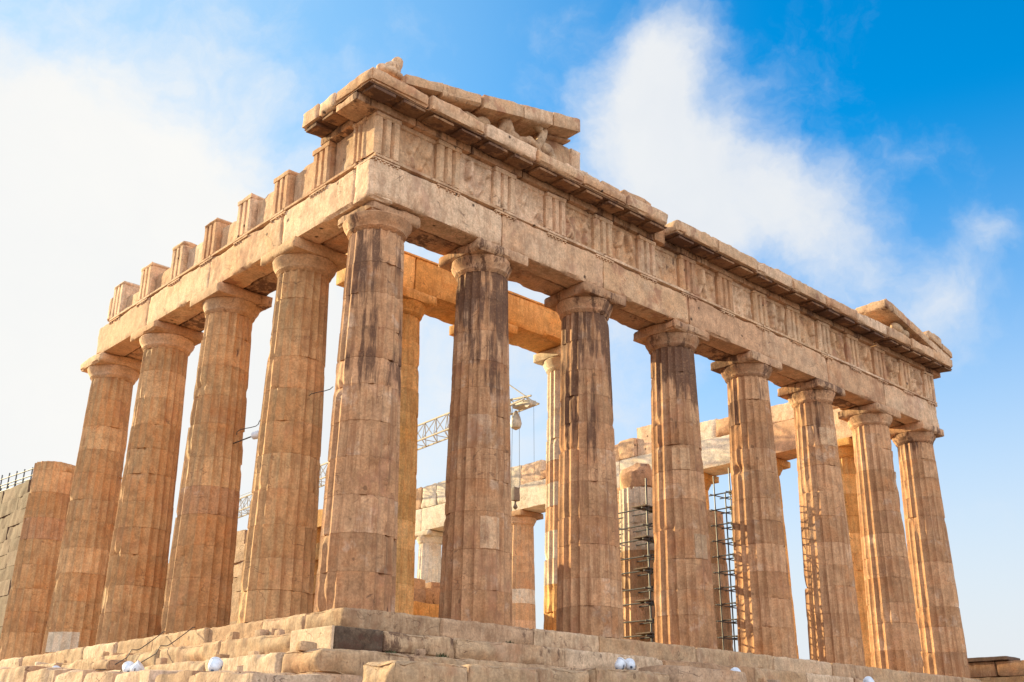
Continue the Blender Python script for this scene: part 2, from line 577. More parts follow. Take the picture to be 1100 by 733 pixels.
def drum(cx, cy, z0, z1, zb, H, r0, r1, seg=8, rings=8, wear=1.0, a0=0.0, span=None, proud=0.0, gap=0.004):
    """One fluted drum: 20 shallow flutes with sharp arrises, joints rubbed and chipped."""
    SEED[0] += 1
    s = SEED[0]
    n = 20 * seg
    if span:
        k = np.arange(int(span[0] / 360 * n), int(span[1] / 360 * n) + 1)
        closed = False
    else:
        k = np.arange(n)
        closed = True
    th = 2 * np.pi * k / n + a0
    u = (k % seg) / seg
    fl = 1 - 4 * u * (1 - u)              # 1 on the arris, 0 in the hollow
    hz = z1 - z0
    zs = np.r_[0.0, gap * 1.2, np.linspace(0.07, hz - 0.07, rings), hz - gap * 1.2, hz]
    joint = np.r_[gap * 2.2, 0.0, np.zeros(rings), 0.0, gap * 2.2]
    V = []
    for z, jn in zip(zs, joint):
        Rr = shaft_radius(z0 + z - zb, H, r0, r1)
        P0 = np.c_[cx + Rr * np.cos(th), cy + Rr * np.sin(th), np.full(len(th), z0 + z)]
        n1 = fbm(P0 * np.array([2.2, 2.2, 1.3]) + s * 1.3, 3, s)
        n2 = fbm(P0 * 6.0 + s, 2, s + 7)
        ng = fbm(P0 * 0.95, 3, 77)
        dep = 0.068 * Rr * (1 - fl)
        worn = np.clip((n1 - 0.60) * 6, 0, 1) * wear
        arris = fl ** 2 * worn * 0.06 * Rr
        edge = min(z, hz - z)
        jc = np.clip(n1 - 0.64, 0, 1) * 0.4 * wear * max(0.0, 1 - edge / 0.16)
        gouge = np.clip(ng - 0.74, 0, 1) * 1.0 * wear
        rr = Rr - dep - arris - jn - jc - gouge - (n2 - 0.5) * 0.008 * wear + proud
        V.append(np.c_[cx + rr * np.cos(th), cy + rr * np.sin(th), np.full(len(th), z0 + z)])
    m = len(th)
    V = np.concatenate(V)
    F = []
    for i in range(len(zs) - 1):
        a = i * m + np.arange(m if closed else m - 1)
        b = i * m + (np.arange(m if closed else m - 1) + 1) % m
        F.append(np.stack([a, b, b + m, a + m], -1))
    F = [tuple(x) for x in np.concatenate(F)]
    if closed:
        F += [tuple(range(m))[::-1], tuple(range((len(zs) - 1) * m, len(zs) * m))]
    else:                                  # back of the inlaid piece
        b0 = len(V)
        inner = np.c_[cx + 0.6 * r0 * np.cos(th), cy + 0.6 * r0 * np.sin(th)]
        V = np.concatenate([V, np.c_[inner, np.full(m, z0)], np.c_[inner, np.full(m, z1)]])
        top = (len(zs) - 1) * m
        for i in range(m - 1):
            F += [(b0 + i + 1, b0 + i, b0 + m + i, b0 + m + i + 1), (i, b0 + i, b0 + i + 1, i + 1), (top + i + 1, b0 + m + i + 1, b0 + m + i, top + i)]
        F += [(0, top, b0 + m, b0), (m - 1, b0 + m - 1, b0 + 2 * m - 1, top + m - 1)]
    return V, F


def echinus(cx, cy, z0, z1, rn, ra, chip=0.0):
    SEED[0] += 1
    h = z1 - z0
    prof = [(rn * 0.97, 0), (rn * 1.0, 0.03), (rn * 1.03, 0.10 * h), (rn * 1.03, 0.13 * h), (rn * 1.055, 0.15 * h), (rn * 1.055, 0.19 * h), (rn * 1.08, 0.21 * h),
            (rn * 1.08, 0.25 * h), (rn + (ra - rn) * 0.5, 0.45 * h), (rn + (ra - rn) * 0.82, 0.68 * h), (ra * 0.985, 0.86 * h), (ra, 0.93 * h), (ra * 0.985, h)]
    V, F = lathe((cx, cy, z0), prof, 72)
    n = fbm(V * 3.0, 3, SEED[0]) - 0.5
    g2 = np.clip(fbm(V * 1.3 + SEED[0], 3, SEED[0] + 2) - (0.62 - chip), 0, 1)
    f = 1 - 0.02 * n - 0.9 * g2 * (0.5 + chip)
    f = np.maximum(f, rn * 0.9 / np.maximum(np.hypot(V[:, 0] - cx, V[:, 1] - cy), 1e-6))
    f = np.minimum(f, 1.01)
    V[:, 0] = cx + (V[:, 0] - cx) * f
    V[:, 1] = cy + (V[:, 1] - cy) * f
    return V, F


def column(cx, cy, label, group, mat, capmat, seg=8, rings=8, zb=0.0, H=9.72, ztop=Z_ARCH, r0=0.955, r1=0.735, ndrum=11, upto=None, wear=1.0,
           special=None, cap_chip=0.0, ab_half=0.955, cat='column', patches=()):
    """A Doric column: stacked fluted drums, then a capital of echinus and abacus."""
    rnd = random.Random(int(cx * 131 + cy * 977 + 5))
    t = thing('fluted_column' if upto is None else 'broken_column', (cx, cy, zb), label, cat, group)
    cuts = [0.0]
    for i in range(ndrum):
        cuts.append(cuts[-1] + 1.0 + rnd.uniform(-0.16, 0.16))
    cuts = [zb + H * x / cuts[-1] for x in cuts]
    a0 = math.pi / 20
    for i in range(ndrum):
        z0, z1 = cuts[i], cuts[i + 1]
        if upto is not None and z0 > upto - 0.25:
            break
        if upto is not None:
            z1 = min(z1, upto)
        mm = (special or {}).get(i, mat)
        dx, dy = rnd.uniform(-1, 1) * 0.005 * wear, rnd.uniform(-1, 1) * 0.005 * wear
        mesh_obj('drum', drum(cx + dx, cy + dy, z0, z1, zb, H, r0, r1, seg, rings, wear, a0), mm, t, 28)
    for (i, sp, mm) in patches:
        mesh_obj('repair_patch', drum(cx, cy, cuts[i] + 0.02, cuts[i] + (cuts[i + 1] - cuts[i]) * 0.86, zb, H, r0, r1, seg, 4, 0.2, a0, span=sp, proud=0.014), mm, t, 28)
    if upto is None:
        cap = thing('capital', (0, 0, 0), None, None)
        cap.parent = t
        cap.location = (0, 0, H)
        ze = zb + H + (ztop - zb - H) * 0.55
        mesh_obj('echinus', echinus(cx, cy, zb + H, ze, r1 * 1.0, ab_half * 0.975, cap_chip), capmat, cap, 30)
        nb = 0.24 if cap_chip > 0.1 else 0.0
        mesh_obj('abacus', block((cx - ab_half + nb, cy - ab_half + nb, ze), (cx + ab_half, cy + ab_half, ztop), 0.08, 0.03 + cap_chip * 0.3, 0.006, big=0.03 + cap_chip * 0.5), capmat, cap)
    return t


# ------------------------------------------------------------------ ground
def ground_height(x, y):
    # distance outside the foundation rectangle
    dx = np.maximum(np.maximum(-2.6 - x, x - (XE + 2.6)), 0)
    dy = np.maximum(np.maximum(-2.6 - y, y - 72.0), 0)
    d = np.hypot(dx, dy)
    t = np.clip((d - 1.2) / 11.0, 0, 1)
    t = t * t * (3 - 2 * t)
    return -1.95 - 2.75 * t


def axis_pts(a, b, fine0, fine1, n):
    inner = np.linspace(fine0, fine1, n)
    k = np.linspace(0, 1, 22)[1:] ** 2.6
    return np.r_[(fine0 + (a - fine0) * k)[::-1], inner, fine1 + (b - fine1) * k]


gx = axis_pts(-2500, 2500, -26, 40, 150)
gy = axis_pts(-2500, 2500, -30, 45, 170)
A, B = np.meshgrid(gx, gy, indexing='ij')
Pg = np.c_[A.ravel(), B.ravel(), np.zeros(A.size)]
zg = ground_height(Pg[:, 0], Pg[:, 1]) + 0.22 * (fbm(Pg * 0.5, 4, 3) - 0.5) + 0.10 * (fbm(Pg * 2.1, 3, 8) - 0.5)
Pg[:, 2] = zg
idx = np.arange(A.size).reshape(A.shape)
Fg = np.stack([idx[:-1, :-1], idx[1:, :-1], idx[1:, 1:], idx[:-1, 1:]], -1).reshape(-1, 4)
tag(mesh_obj('ground', (Pg, Fg), 'soil'), kind='structure')

# ------------------------------------------------------------------ stepped platform
plat = thing('stepped_platform', (XE / 2, 20, 0), 'three stepped marble platform of long worn blocks under all the columns', 'platform')
rs = random.Random(4)
STEPS = [(1.02, -0.52, 0.0, 'stylobate_block'), (1.80, -1.04, -0.52, 'middle_step_block'), (2.46, -1.58, -1.04, 'bottom_step_block')]
YB = 46.0
for off, z0, z1, nm in STEPS:
    dep = 1.6
    # facade run
    x = -off
    if z1 == -0.52:
        mesh_obj(nm, block((-off, -off, z0 + 0.003), (-off + 0.07, -off + dep, z1 - 0.01), 0.04, 0.01, 0.005), 'step', plat)
        mesh_obj('black_crusted_block', block((-off + 0.074, -off - 0.01, z0 + 0.003), (-0.45, -off + dep, z1 - 0.004), 0.08, 0.03, 0.01, big=0.03), 'crust', plat)
        mesh_obj('black_streaked_block', block((-0.44, -off, z0 + 0.003), (1.6, -off + dep, z1 - 0.008), 0.085, 0.025, 0.018, big=0.12), 'streaked', plat)
        x = 1.606
    while x < XE + off - 0.3:
        ln = rs.uniform(2.3, 4.4)
        x1 = min(x + ln, XE + off)
        if XE + off - x1 < 0.8:
            x1 = XE + off
        set_ = rs.uniform(-0.02, 0.02)
        mesh_obj(nm, block((x + 0.004, -off + set_, z0 + 0.003), (x1 - 0.004, -off + dep, z1 + (rs.uniform(-0.012, 0) if z1 < 0 else -0.002)), 0.065, 0.03, 0.028, big=0.20 if z1 < 0 else 0.09), 'step', plat)
        x = x1
    # flank run
    y = -off + dep
    while y < YB:
        ln = rs.uniform(1.2, 3.3)
        y1 = y + ln
        mesh_obj(nm, block((-off + rs.uniform(-0.04, 0.07), y + 0.005, z0 + 0.003), (-off + dep, y1 - 0.005, z1 + (rs.uniform(-0.02, 0) if z1 < 0 else -0.002)), 0.07, 0.035, 0.030, big=0.22 if z1 < 0 else 0.10), 'step', plat)
        y = y1
mesh_obj('paving_floor', block((0.4, 0.4, -1.4), (XE - 0.4, 70, -0.012), 1.5, 0.01, 0.002), 'step', plat)
mesh_obj('north_edge', block((XE - 0.4, 0.4, -1.5), (XE + 1.02, 70, -0.012), 1.0, 0.02, 0.004), 'step', plat)

# rough foundation course below the steps
fnd = thing('foundation_course', (-2.6, 0, -2), 'rough dark foundation masonry showing below the lowest step', 'foundation')
x = -3.0
while x < XE + 2.6:
    x1 = x + rs.uniform(1.0, 1.9)
    mesh_obj('foundation_block', rock((x, -3.0 + rs.uniform(-0.25, 0.15), -2.5), (x1, -1.6, -1.60 + rs.uniform(-0.05, 0.02)), 0.12, 0.35, 0.05), 'rock', fnd)
    x = x1 - 0.02
y = -1.7
while y < 34:
    y1 = y + rs.uniform(0.9, 1.7)
    mesh_obj('foundation_block', rock((-3.05 + rs.uniform(-0.3, 0.15), y, -2.5), (-1.7, y1, -1.60 + rs.uniform(-0.05, 0.03)), 0.12, 0.35, 0.05), 'rock', fnd)
    y = y1 - 0.02

# ------------------------------------------------------------------ outer columns
GF = 'standing columns of the shaded front'
labels = [
    'corner column where the shaded front meets the sunny flank, long black brown stain down its middle',
    'front column next to the corner column, its capital broken at one side',
    'front column with dark brown upper shaft, third counting from the stained corner column',
    'front column with the nearer scaffolding beside its shaft, fourth from the stained corner',
    'front column with the thin scaffold tower at its corner side, fifth from the stained corner',
    'front column third from the far end, sky on its corner side',
    'front column beside the far end column with an orange shaft showing behind it',
    'end column of the front, farthest from the stained corner, with open sky beyond',
]
for i, x in enumerate(FX):
    column(x, 0.0, labels[i], GF, 'facade_col' if i < 4 else 'far_col', 'cap', seg=8 if i < 5 else 6, rings=9 if i < 5 else 6, cap_chip=0.16 if i == 0 else (0.09 if i == 1 else 0.03),
           patches=[(2, (225, 262), 'arch')] if i == 1 else ([(6, (200, 240), 'arch'), (3, (240, 280), 'step')] if i == 3 else ([(9, (215, 275), 'arch')] if i in (5, 7) else ())))
GL = 'standing columns of the sunny flank'
labels = [
    'flank column right beside the stained corner column',
    'flank column second from the corner column, with one dull darker drum at mid height',
    'flank column third from the corner column, split and cracked at mid height',
    'flank column under the broken end of the architrave, pale patch at its foot',
]
for i in range(1, 5):
    column(0.0, FY[i], labels[i - 1], GL, 'flank_col', 'capclean', seg=8 if i < 4 else 6, rings=8, wear=1.15 if i == 3 else 0.9, cap_chip=0.02,
           patches=[(0, (182, 250), 'white')] if i == 4 else (), special={4: 'far_col'} if i == 2 else None)
column(0.0, FY[5], 'short broken flank column with no capital and one duller drum, beside the dark wall', None, 'flank_col', 'capclean', seg=6, rings=7, upto=7.35, special={5: 'far_col'}, wear=1.0)

# north colonnade, seen between the front columns
for i in range(1, 11):
    mt = 'white' if i in (7, 8) else ('inner' if i < 4 else 'capclean')
    nth = ['orange brown column directly behind the front, beside the seventh front column', 'far side column mostly hidden by the fifth front column', 'far side column behind the fourth front column, its abacus peeping out',
           'far side column behind the scaffolded stump', 'far side column hidden behind the drum built inner column', 'brown far side column with pale patches seen beside the second front column',
           'far side column behind the second front column', 'restored white column far off between the corner and second front columns', 'second restored white column beyond the white one', 'last far side column of the row'][i - 1]
    column(XE, FY[i], nth, 'columns of the far side colonnade', mt, mt, seg=4, rings=3, wear=0.7, cap_chip=0.02,
           special={k: 'capclean' for k in range(7)} if i == 7 else ({3: 'white', 6: 'white', 0: 'white'} if i == 6 else None))

# ------------------------------------------------------------------ entablature of the front
ent = thing('front_entablature', (XE / 2, 0, Z_ARCH), 'long shaded entablature across the eight front columns with carved frieze', 'entablature')
edges = [-HA] + FX[1:7] + [XE + HA]
for i in range(7):
    a, b = edges[i], edges[i + 1]
    y0 = -HA + rs.uniform(-0.012, 0.012)
    a_in = a
    mesh_obj('architrave_block', block((a + 0.006, y0, Z_ARCH), (b - 0.006, -0.06, Z_FR - 0.12), 0.09, 0.03, 0.012, big=0.06), 'arch', ent)
    mesh_obj('architrave_backer', block((max(a + 0.008, -0.05), -0.02, Z_ARCH + 0.02 * (i % 3)), (min(b - 0.008, XE + 0.05), HA, Z_FR - 0.02), 0.16, 0.05, 0.01, big=0.10), 'cap', ent)
    mesh_obj('taenia', block((a + 0.006, -HA - 0.055, Z_FR - 0.118), (b - 0.006, -0.08, Z_FR - 0.002), 0.08, 0.035, 0.006, big=0.03), 'arch', ent)


def triglyph(cx, z0, z1, yf, depth, w=0.845, axis='x'):
    """Triglyph with two V grooves and half grooves at its sides; front face at yf, going back by depth."""
    SEED[0] += 1
    h = w / 2
    gw, gd = 0.066, 0.16
    prof = [(-h, depth), (-h, 0.07), (-h + 0.06, 0.0)]
    for c in (-w / 6, w / 6):
        prof += [(c - gw, 0.0), (c, gd), (c + gw, 0.0)]
    prof += [(h - 0.06, 0.0), (h, 0.07), (h, depth)]
    prof = [prof[0]] + prof[1:]
    zc = z1 - 0.16
    nz = 8
    zs = list(np.linspace(z0, zc, nz)) + [zc + 0.004]
    V = []
    for z in zs:
        for a, d in prof:
            V.append((a, d, z))
    m = len(prof)
    F = []
    for i in range(len(zs) - 1):
        for k in range(m):
            F.append((i * m + k, i * m + (k + 1) % m, (i + 1) * m + (k + 1) % m, (i + 1) * m + k))
    F += [tuple(range(m))[::-1], tuple(range((len(zs) - 1) * m, len(zs) * m))]
    V = np.array(V)
    wv = np.c_[cx + V[:, 0], yf + V[:, 1], V[:, 2]]
    n = fbm(wv * 4 + SEED[0], 3, SEED[0]) - 0.5
    V[:, 1] += np.where(V[:, 1] < 0.07, 0.05 * np.clip(n + 0.08, 0, 1) + 0.01 * n, 0)
    V[:, 0] += 0.012 * n
    cap = block((-h - 0.01, -0.02, zc), (h + 0.01, depth - 0.01, z1), 0.07, 0.025, 0.006, big=0.03)
    V, F = merge((V, F), cap)
    if axis == 'x':
        return np.c_[cx + V[:, 0], yf + V[:, 1], V[:, 2]], F
    F = [f[::-1] for f in F]
    return np.c_[yf + V[:, 1], cx + V[:, 0], V[:, 2]], F


def metope(a, b, z0, z1, yf, depth, relief, axis='x'):
    SEED[0] += 1
    s = SEED[0]
    nx, nz = 46, 44
    rr = random.Random(s)
    xs, zs = np.linspace(a, b, nx), np.linspace(z0, z1, nz)
    X, Z = np.meshgrid(xs, zs, indexing='ij')
    u, v = (X - a) / (b - a), (Z - z0) / (z1 - z0)
    P = np.c_[X.ravel(), np.full(X.size, s * 2.7), Z.ravel()]
    n = fbm(P * np.array([2.2, 1, 1.6]), 3, s)
    n2 = fbm(P * 6, 2, s + 3)
    rim = np.clip(np.minimum(np.minimum(u, 1 - u), np.minimum(v, 1 - v)) / 0.12, 0, 1).ravel()
    uu, ww = (u * (b - a)).ravel(), (v * (z1 - z0)).ravel()
    Wd, Hd = b - a, z1 - z0
    fig = np.zeros(len(uu))
    caps = []
    for f in range(2):                        # two worn figures: torso, legs, an arm
        cx_ = Wd * (0.30 + 0.40 * f) + rr.uniform(-0.08, 0.08)
        lean = rr.uniform(-0.22, 0.22)
        hip, sh = (cx_, Hd * 0.46), (cx_ + lean, Hd * 0.78)
        caps += [(hip, sh, 0.13), (hip, (cx_ + rr.uniform(-0.3, 0.1), 0.04), 0.075), (hip, (cx_ + rr.uniform(-0.1, 0.3), 0.04), 0.075),
                 (sh, (cx_ + lean + rr.uniform(-0.35, 0.35), Hd * rr.uniform(0.5, 0.85)), 0.055)]
    for (p0, p1, cr_) in caps:
        ex, ez = p1[0] - p0[0], p1[1] - p0[1]
        tt = np.clip(((uu - p0[0]) * ex + (ww - p0[1]) * ez) / (ex * ex + ez * ez), 0, 1)
        dd = np.hypot(uu - p0[0] - tt * ex, ww - p0[1] - tt * ez)
        fig = np.maximum(fig, np.sqrt(np.clip(1 - (dd / cr_) ** 2, 0, 1)) * (cr_ / 0.13))
    fig = fig * np.clip((n - 0.30) * 6, 0, 1)
    d = -relief * fig * rim - 0.03 * (n2 - 0.5) - 0.03 * np.clip((n - 0.5) * 6, 0, 1) * rim
    top = (v > 0.90).ravel()
    d = np.where(top, -0.045, d)
    V = np.c_[X.ravel(), yf + d, Z.ravel()]
    idx = np.arange(X.size).reshape(X.shape)
    F = [tuple(q) for q in np.stack([idx[:-1, :-1], idx[1:, :-1], idx[1:, 1:], idx[:-1, 1:]], -1).reshape(-1, 4)]
    # close it into a slab
    bnd = list(idx[:, 0]) + list(idx[-1, 1:]) + list(idx[-2::-1, -1]) + list(idx[0, -2:0:-1])
    b0 = len(V)
    V = np.concatenate([V, np.c_[V[bnd][:, 0], np.full(len(bnd), yf + depth), V[bnd][:, 2]]])
    m = len(bnd)
    for i in range(m):
        F.append((bnd[i], b0 + i, b0 + (i + 1) % m, bnd[(i + 1) % m]))
    F.append(tuple(range(b0, b0 + m)))
    if axis == 'x':
        return V, F
    return np.c_[V[:, 1], V[:, 0], V[:, 2]], [f[::-1] for f in F]


TW = 0.845
tc = [-HA + TW / 2 + i * (XE + 2 * HA - TW) / 14 for i in range(15)]
for i, t in enumerate(tc):
    mesh_obj('triglyph', triglyph(t, Z_FR, Z_GE, -HA - 0.03, 0.6), 'arch', ent, 25)
    rg = block((t - TW / 2, -HA - 0.05, Z_FR - 0.19), (t + TW / 2, -HA + 0.05, Z_FR - 0.12), 0.07, 0.02, 0.004, big=0.03)
    gut = [lathe((t - TW / 2 + TW * (k + 0.5) / 6, -HA - 0.012, Z_FR - 0.235), [(0.034, 0), (0.026, 0.046)], 10) for k in range(6) if rs.random() > 0.15]
    mesh_obj('regula', merge(rg, *gut), 'arch', ent)
    if i < 14:
        mesh_obj('metope', metope(t + TW / 2 + 0.005, tc[i + 1] - TW / 2 - 0.005, Z_FR, Z_GE, -HA + 0.15, 0.2, 0.22 if i > 0 else 0.12), 'arch', ent, 50)
xk = -HA + 0.7
while xk < XE + HA - 0.7:
    x1 = min(xk + rs.uniform(1.8, 2.4), XE + HA - 0.62)
    mesh_obj('frieze_backer', block((xk, -0.2, Z_FR), (x1 - 0.01, HA - 0.05, Z_GE + rs.uniform(-0.05, 0.0)), 0.2, 0.05, 0.01, big=0.08), 'arch', ent)
    xk = x1


def cornice_run(parent, a, b, front, back, axis='x', broken=(False, False), nblock=2.13, mut=True):
    """Projecting cornice blocks with sloping mutules hung under the soffit."""
    sgn = 1
    n = max(1, int(round((b - a) / nblock)))
    cuts = [a + (b - a) * i / n for i in range(n + 1)]
    for i in range(n):
        u0, u1 = cuts[i] + 0.006, cuts[i + 1] - 0.006
        bigv = 0.16 if (broken[0] and i == 0) or (broken[1] and i == n - 1) else 0.10
        jit = rs.uniform(-0.02, 0.02)
        lo, hi = (u0, front + jit, Z_GE + 0.29), (u1, back, Z_TOP)
        lo2, hi2 = (u0, front + 0.09 + jit, Z_GE + 0.25), (u1, back, Z_GE + 0.288)
        bm_lo, bm_hi = (u0, -HA - 0.06, Z_GE + 0.002), (u1, back - 0.05, Z_GE + 0.248)
        sw = (lambda p: (p[1], p[0], p[2])) if axis == 'y' else (lambda p: p)
        o = mesh_obj('cornice_block', block(sw(lo), sw(hi), 0.09, 0.03, 0.008, big=bigv), 'arch', parent)
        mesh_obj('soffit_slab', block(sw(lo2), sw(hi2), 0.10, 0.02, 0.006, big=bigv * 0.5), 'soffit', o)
        mesh_obj('bed_moulding', block(sw(bm_lo), sw(bm_hi), 0.12, 0.03, 0.006), 'cap', o)  # dark patched stone here paints the shadow band below the cornice
        if mut:
            k = 2 if u1 - u0 > 1.5 else 1
            for j in range(k):
                c = u0 + (u1 - u0) * (j + 0.5) / k
                w = min(0.40, (u1 - u0) / k / 2 - 0.13)
                ml = (c - w, front + 0.07, Z_GE + 0.15)
                mh = (c + w, -HA - 0.07, Z_GE + 0.248)
                b_ = block(sw(ml), sw(mh), 0.08, 0.02, 0.004, big=0.02, tilt=(0, 0.10) if axis == 'x' else (0.10, 0))
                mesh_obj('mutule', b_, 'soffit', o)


GP = 0.715
fr = -HA - GP
cornice_run(ent, -HA - GP, 10.55, fr, 0.15, broken=(False, True))
cornice_run(ent, 10.98, 24.72, fr, 0.15, broken=(True, True))
cornice_run(ent, 24.90, XE + HA + GP, fr, 0.15, broken=(True, False))
# broken course lying on the cornice
x = 6.0
while x < 24.6:
    x1 = x + rs.uniform(0.9, 1.7)
    if not (10.3 < x1 < 11.4 or 10.3 < x < 11.2):
        hgt = rs.uniform(0.18, 0.36)
        mesh_obj('upper_course_block', block((x, fr + 0.22 + rs.uniform(0, 0.12), Z_TOP + 0.003), (x1 - 0.02, 0.1, Z_TOP + hgt), 0.08, 0.06, 0.03, big=0.26), 'arch', ent)
    x = x1
mesh_obj('broken_filler', rock((10.5, -HA - 0.15, Z_GE), (11.05, 0.1, Z_GE + 0.62), 0.08, 0.4, 0.08), 'arch', ent)

# ------------------------------------------------------------------ entablature of the flank
fl = thing('flank_entablature', (0, 8, Z_ARCH), 'sunlit architrave over the flank columns with separate triglyph blocks standing on it', 'entablature')
YEND = 16.32
edges = [HA] + FY[1:4] + [YEND]
edges[0] = -HA + 0.62
for i in range(4):
    a, b = edges[i], edges[i + 1]
    aa = -0.055 if i == 0 else a
    mesh_obj('architrave_block', block((-HA + rs.uniform(-0.01, 0.01), (-0.055 if i == 0 else a) + 0.006, Z_ARCH), (-0.06, b - 0.006, Z_FR - 0.12), 0.09, 0.03, 0.010, big=0.05), 'arch', fl)
    mesh_obj('architrave_backer', block((-0.02, max(a, HA + 0.02) + 0.008, Z_ARCH + 0.015 * (i % 2)), (HA, b - 0.02, Z_FR - 0.02), 0.16, 0.05, 0.01, big=0.10), 'cap', fl)
    mesh_obj('taenia', block((-HA - 0.055, (-0.075 if i == 0 else a) + 0.006, Z_FR - 0.118), (-0.08, b - 0.006 - (0.9 if i == 3 else 0), Z_FR - 0.002), 0.08, 0.035, 0.006, big=0.03), 'arch', fl)
# spalled corner block jutting from the end of the architrave
mesh_obj('corner_block', block((-HA - 0.05, -HA + 0.02, Z_ARCH - 0.06), (-0.1, -0.07, Z_FR - 0.13), 0.08, 0.05, 0.015, big=0.05), 'arch', fl)
tcy = [-HA + TW / 2, 1.75, 3.84, 5.98, 8.12, 10.36, 12.72, 14.98]
for i, t in enumerate(tcy):
    zt = Z_GE + (0 if i < 2 else rs.uniform(-0.06, 0.03))
    if i > 0:
        mesh_obj('triglyph', triglyph(t, Z_FR, zt, -HA - 0.03, 0.72, axis='y'), 'arch', fl, 25)
    else:
        mesh_obj('triglyph', triglyph(t + 0.31, Z_FR, zt, -HA - 0.035, 0.2, w=TW - 0.62 + 0.4, axis='y'), 'arch', fl, 25)
    rg = block((-HA - 0.05, t - TW / 2, Z_FR - 0.19), (-HA + 0.05, t + TW / 2, Z_FR - 0.12), 0.07, 0.02, 0.004, big=0.04)
    gut = [lathe((-HA - 0.012, t - TW / 2 + TW * (k + 0.5) / 6, Z_FR - 0.235), [(0.034, 0), (0.026, 0.046)], 10) for k in range(6) if rs.random() > 0.25]
    mesh_obj('regula', merge(rg, *gut), 'arch', fl)
    if i < 7:
        a, b = t + TW / 2 + 0.01, tcy[i + 1] - TW / 2 - 0.01
        top = Z_GE - (0.0 if i == 0 else (0.12, 0.22, 0.36, 0.30, 0.55, 0.62)[i - 1])
        mesh_obj('metope', block((-HA + 0.16, a, Z_FR), (-HA + 0.46, b, top), 0.09, 0.04, 0.015, big=0.0 if i == 0 else 0.12), 'arch', fl)
mesh_obj('end_block', block((-HA + 0.03, 15.46, Z_FR), (-0.2, 15.86, 12.72), 0.09, 0.04, 0.012, big=0.1), 'arch', fl)
cornice_run(fl, 0.162, 1.78, fr, 0.2, axis='y', broken=(False, True), nblock=0.9)

# ------------------------------------------------------------------ pediment remains
SL = 0.2355


def rake_block(x0, x1, zb, th, y0, y1, sl, chip=0.03, big=0.05):
    V, F = block((x0, y0, zb), (x1, y1, zb + th), 0.09, chip, 0.01, big=big)
    V[:, 2] += (V[:, 0] - x0) * sl
    return V, F


ped = thing('pediment_corner', (3, -0.8, Z_TOP), 'broken sloping pediment corner above the stained corner column', 'pediment')
cuts = [-0.45, 0.85, 2.35, 3.95, 5.2, 6.42]
for i in range(5):
    x0, x1 = cuts[i], cuts[i + 1]
    zt = 14.02 + (x0 + 0.43) * SL
    th = (0.32, 0.42, 0.46, 0.48, 0.50)[i]
    mesh_obj('raking_cornice_block', rake_block(x0 + 0.006, x1 - 0.006, zt - th + rs.uniform(-0.015, 0.015), th, fr + rs.uniform(0, 0.03), -0.15, SL, 0.03, 0.03), 'arch', ped)
for (x0, x1, zt) in ((1.6, 2.9, 14.05), (2.92, 4.1, 14.36), (4.12, 5.3, 14.62), (5.32, 6.62, 14.98)):
    mesh_obj('tympanum_block', block((x0, -0.80 if x0 > 5 else -0.45, Z_TOP + 0.02), (x1, -0.05, zt), 0.10, 0.04, 0.01, big=0.05), 'arch', ped)
mesh_obj('soffit_block', rake_block(5.1, 6.5, 14.74, 0.10, -1.0, -0.2, SL), 'arch', ped)
mesh_obj('stepped_block', block((6.64, -0.85, Z_TOP + 0.02), (7.2, -0.1, 15.10), 0.08, 0.05, 0.02, big=0.14), 'arch', ped)
mesh_obj('stepped_block', block((7.22, -0.8, Z_TOP + 0.02), (7.5, -0.1, 14.45), 0.08, 0.05, 0.02, big=0.12), 'arch', ped)

ped2 = thing('pediment_corner', (27, -0.8, Z_TOP), 'broken sloping pediment corner above the far end column', 'pediment')
XR = XE + HA + GP


def zr(x):
    return 14.0 + (XR - 0.9 - x) * SL


def rake2(x0, x1, th, y0, y1, big=0.04, up=0.0):
    V, F = block((x0, y0, zr(x0) - th + up), (x1, y1, zr(x0) + up), 0.09, 0.03, 0.01, big=big)
    V[:, 2] -= (V[:, 0] - x0) * SL
    return V, F


mesh_obj('raking_cornice_block', rake2(24.95, 26.7, 0.42, fr, 0.0, 0.10), 'arch', ped2)
mesh_obj('raking_cornice_block', rake2(26.71, 28.5, 0.40, fr + 0.02, -0.1, 0.14), 'arch', ped2)
mesh_obj('raking_cornice_block', rake2(28.51, 30.4, 0.36, fr + 0.04, -0.1, 0.09), 'arch', ped2)
mesh_obj('raking_moulding', rake2(28.55, 29.6, 0.46, fr - 0.02, -0.6, 0.34, 0.46), 'arch', ped2)
mesh_obj('raking_moulding', rake2(29.65, 30.5, 0.32, fr - 0.02, -0.6, 0.24, 0.30), 'arch', ped2)
mesh_obj('tympanum_block', block((25.9, -0.6, Z_TOP + 0.02), (28.2, -0.1, 14.3), 0.1, 0.05, 0.02, big=0.1), 'arch', ped2)

o = lump('sculpture_fragment', [((-0.72, -1.15, 14.02), (0.42, 0.30, 0.16)), ((-0.62, -1.15, 14.24), (0.26, 0.24, 0.22)), ((-0.48, -1.15, 14.46), (0.15, 0.17, 0.22)), ((-0.95, -1.18, 14.1), (0.18, 0.17, 0.12))], 'arch', None, 0.035, 0.04, 5.0, (-0.7, -1.15, 13.8))
tag(o, 'worn stone animal stump sitting on top of the nearest roof corner', 'sculpture')
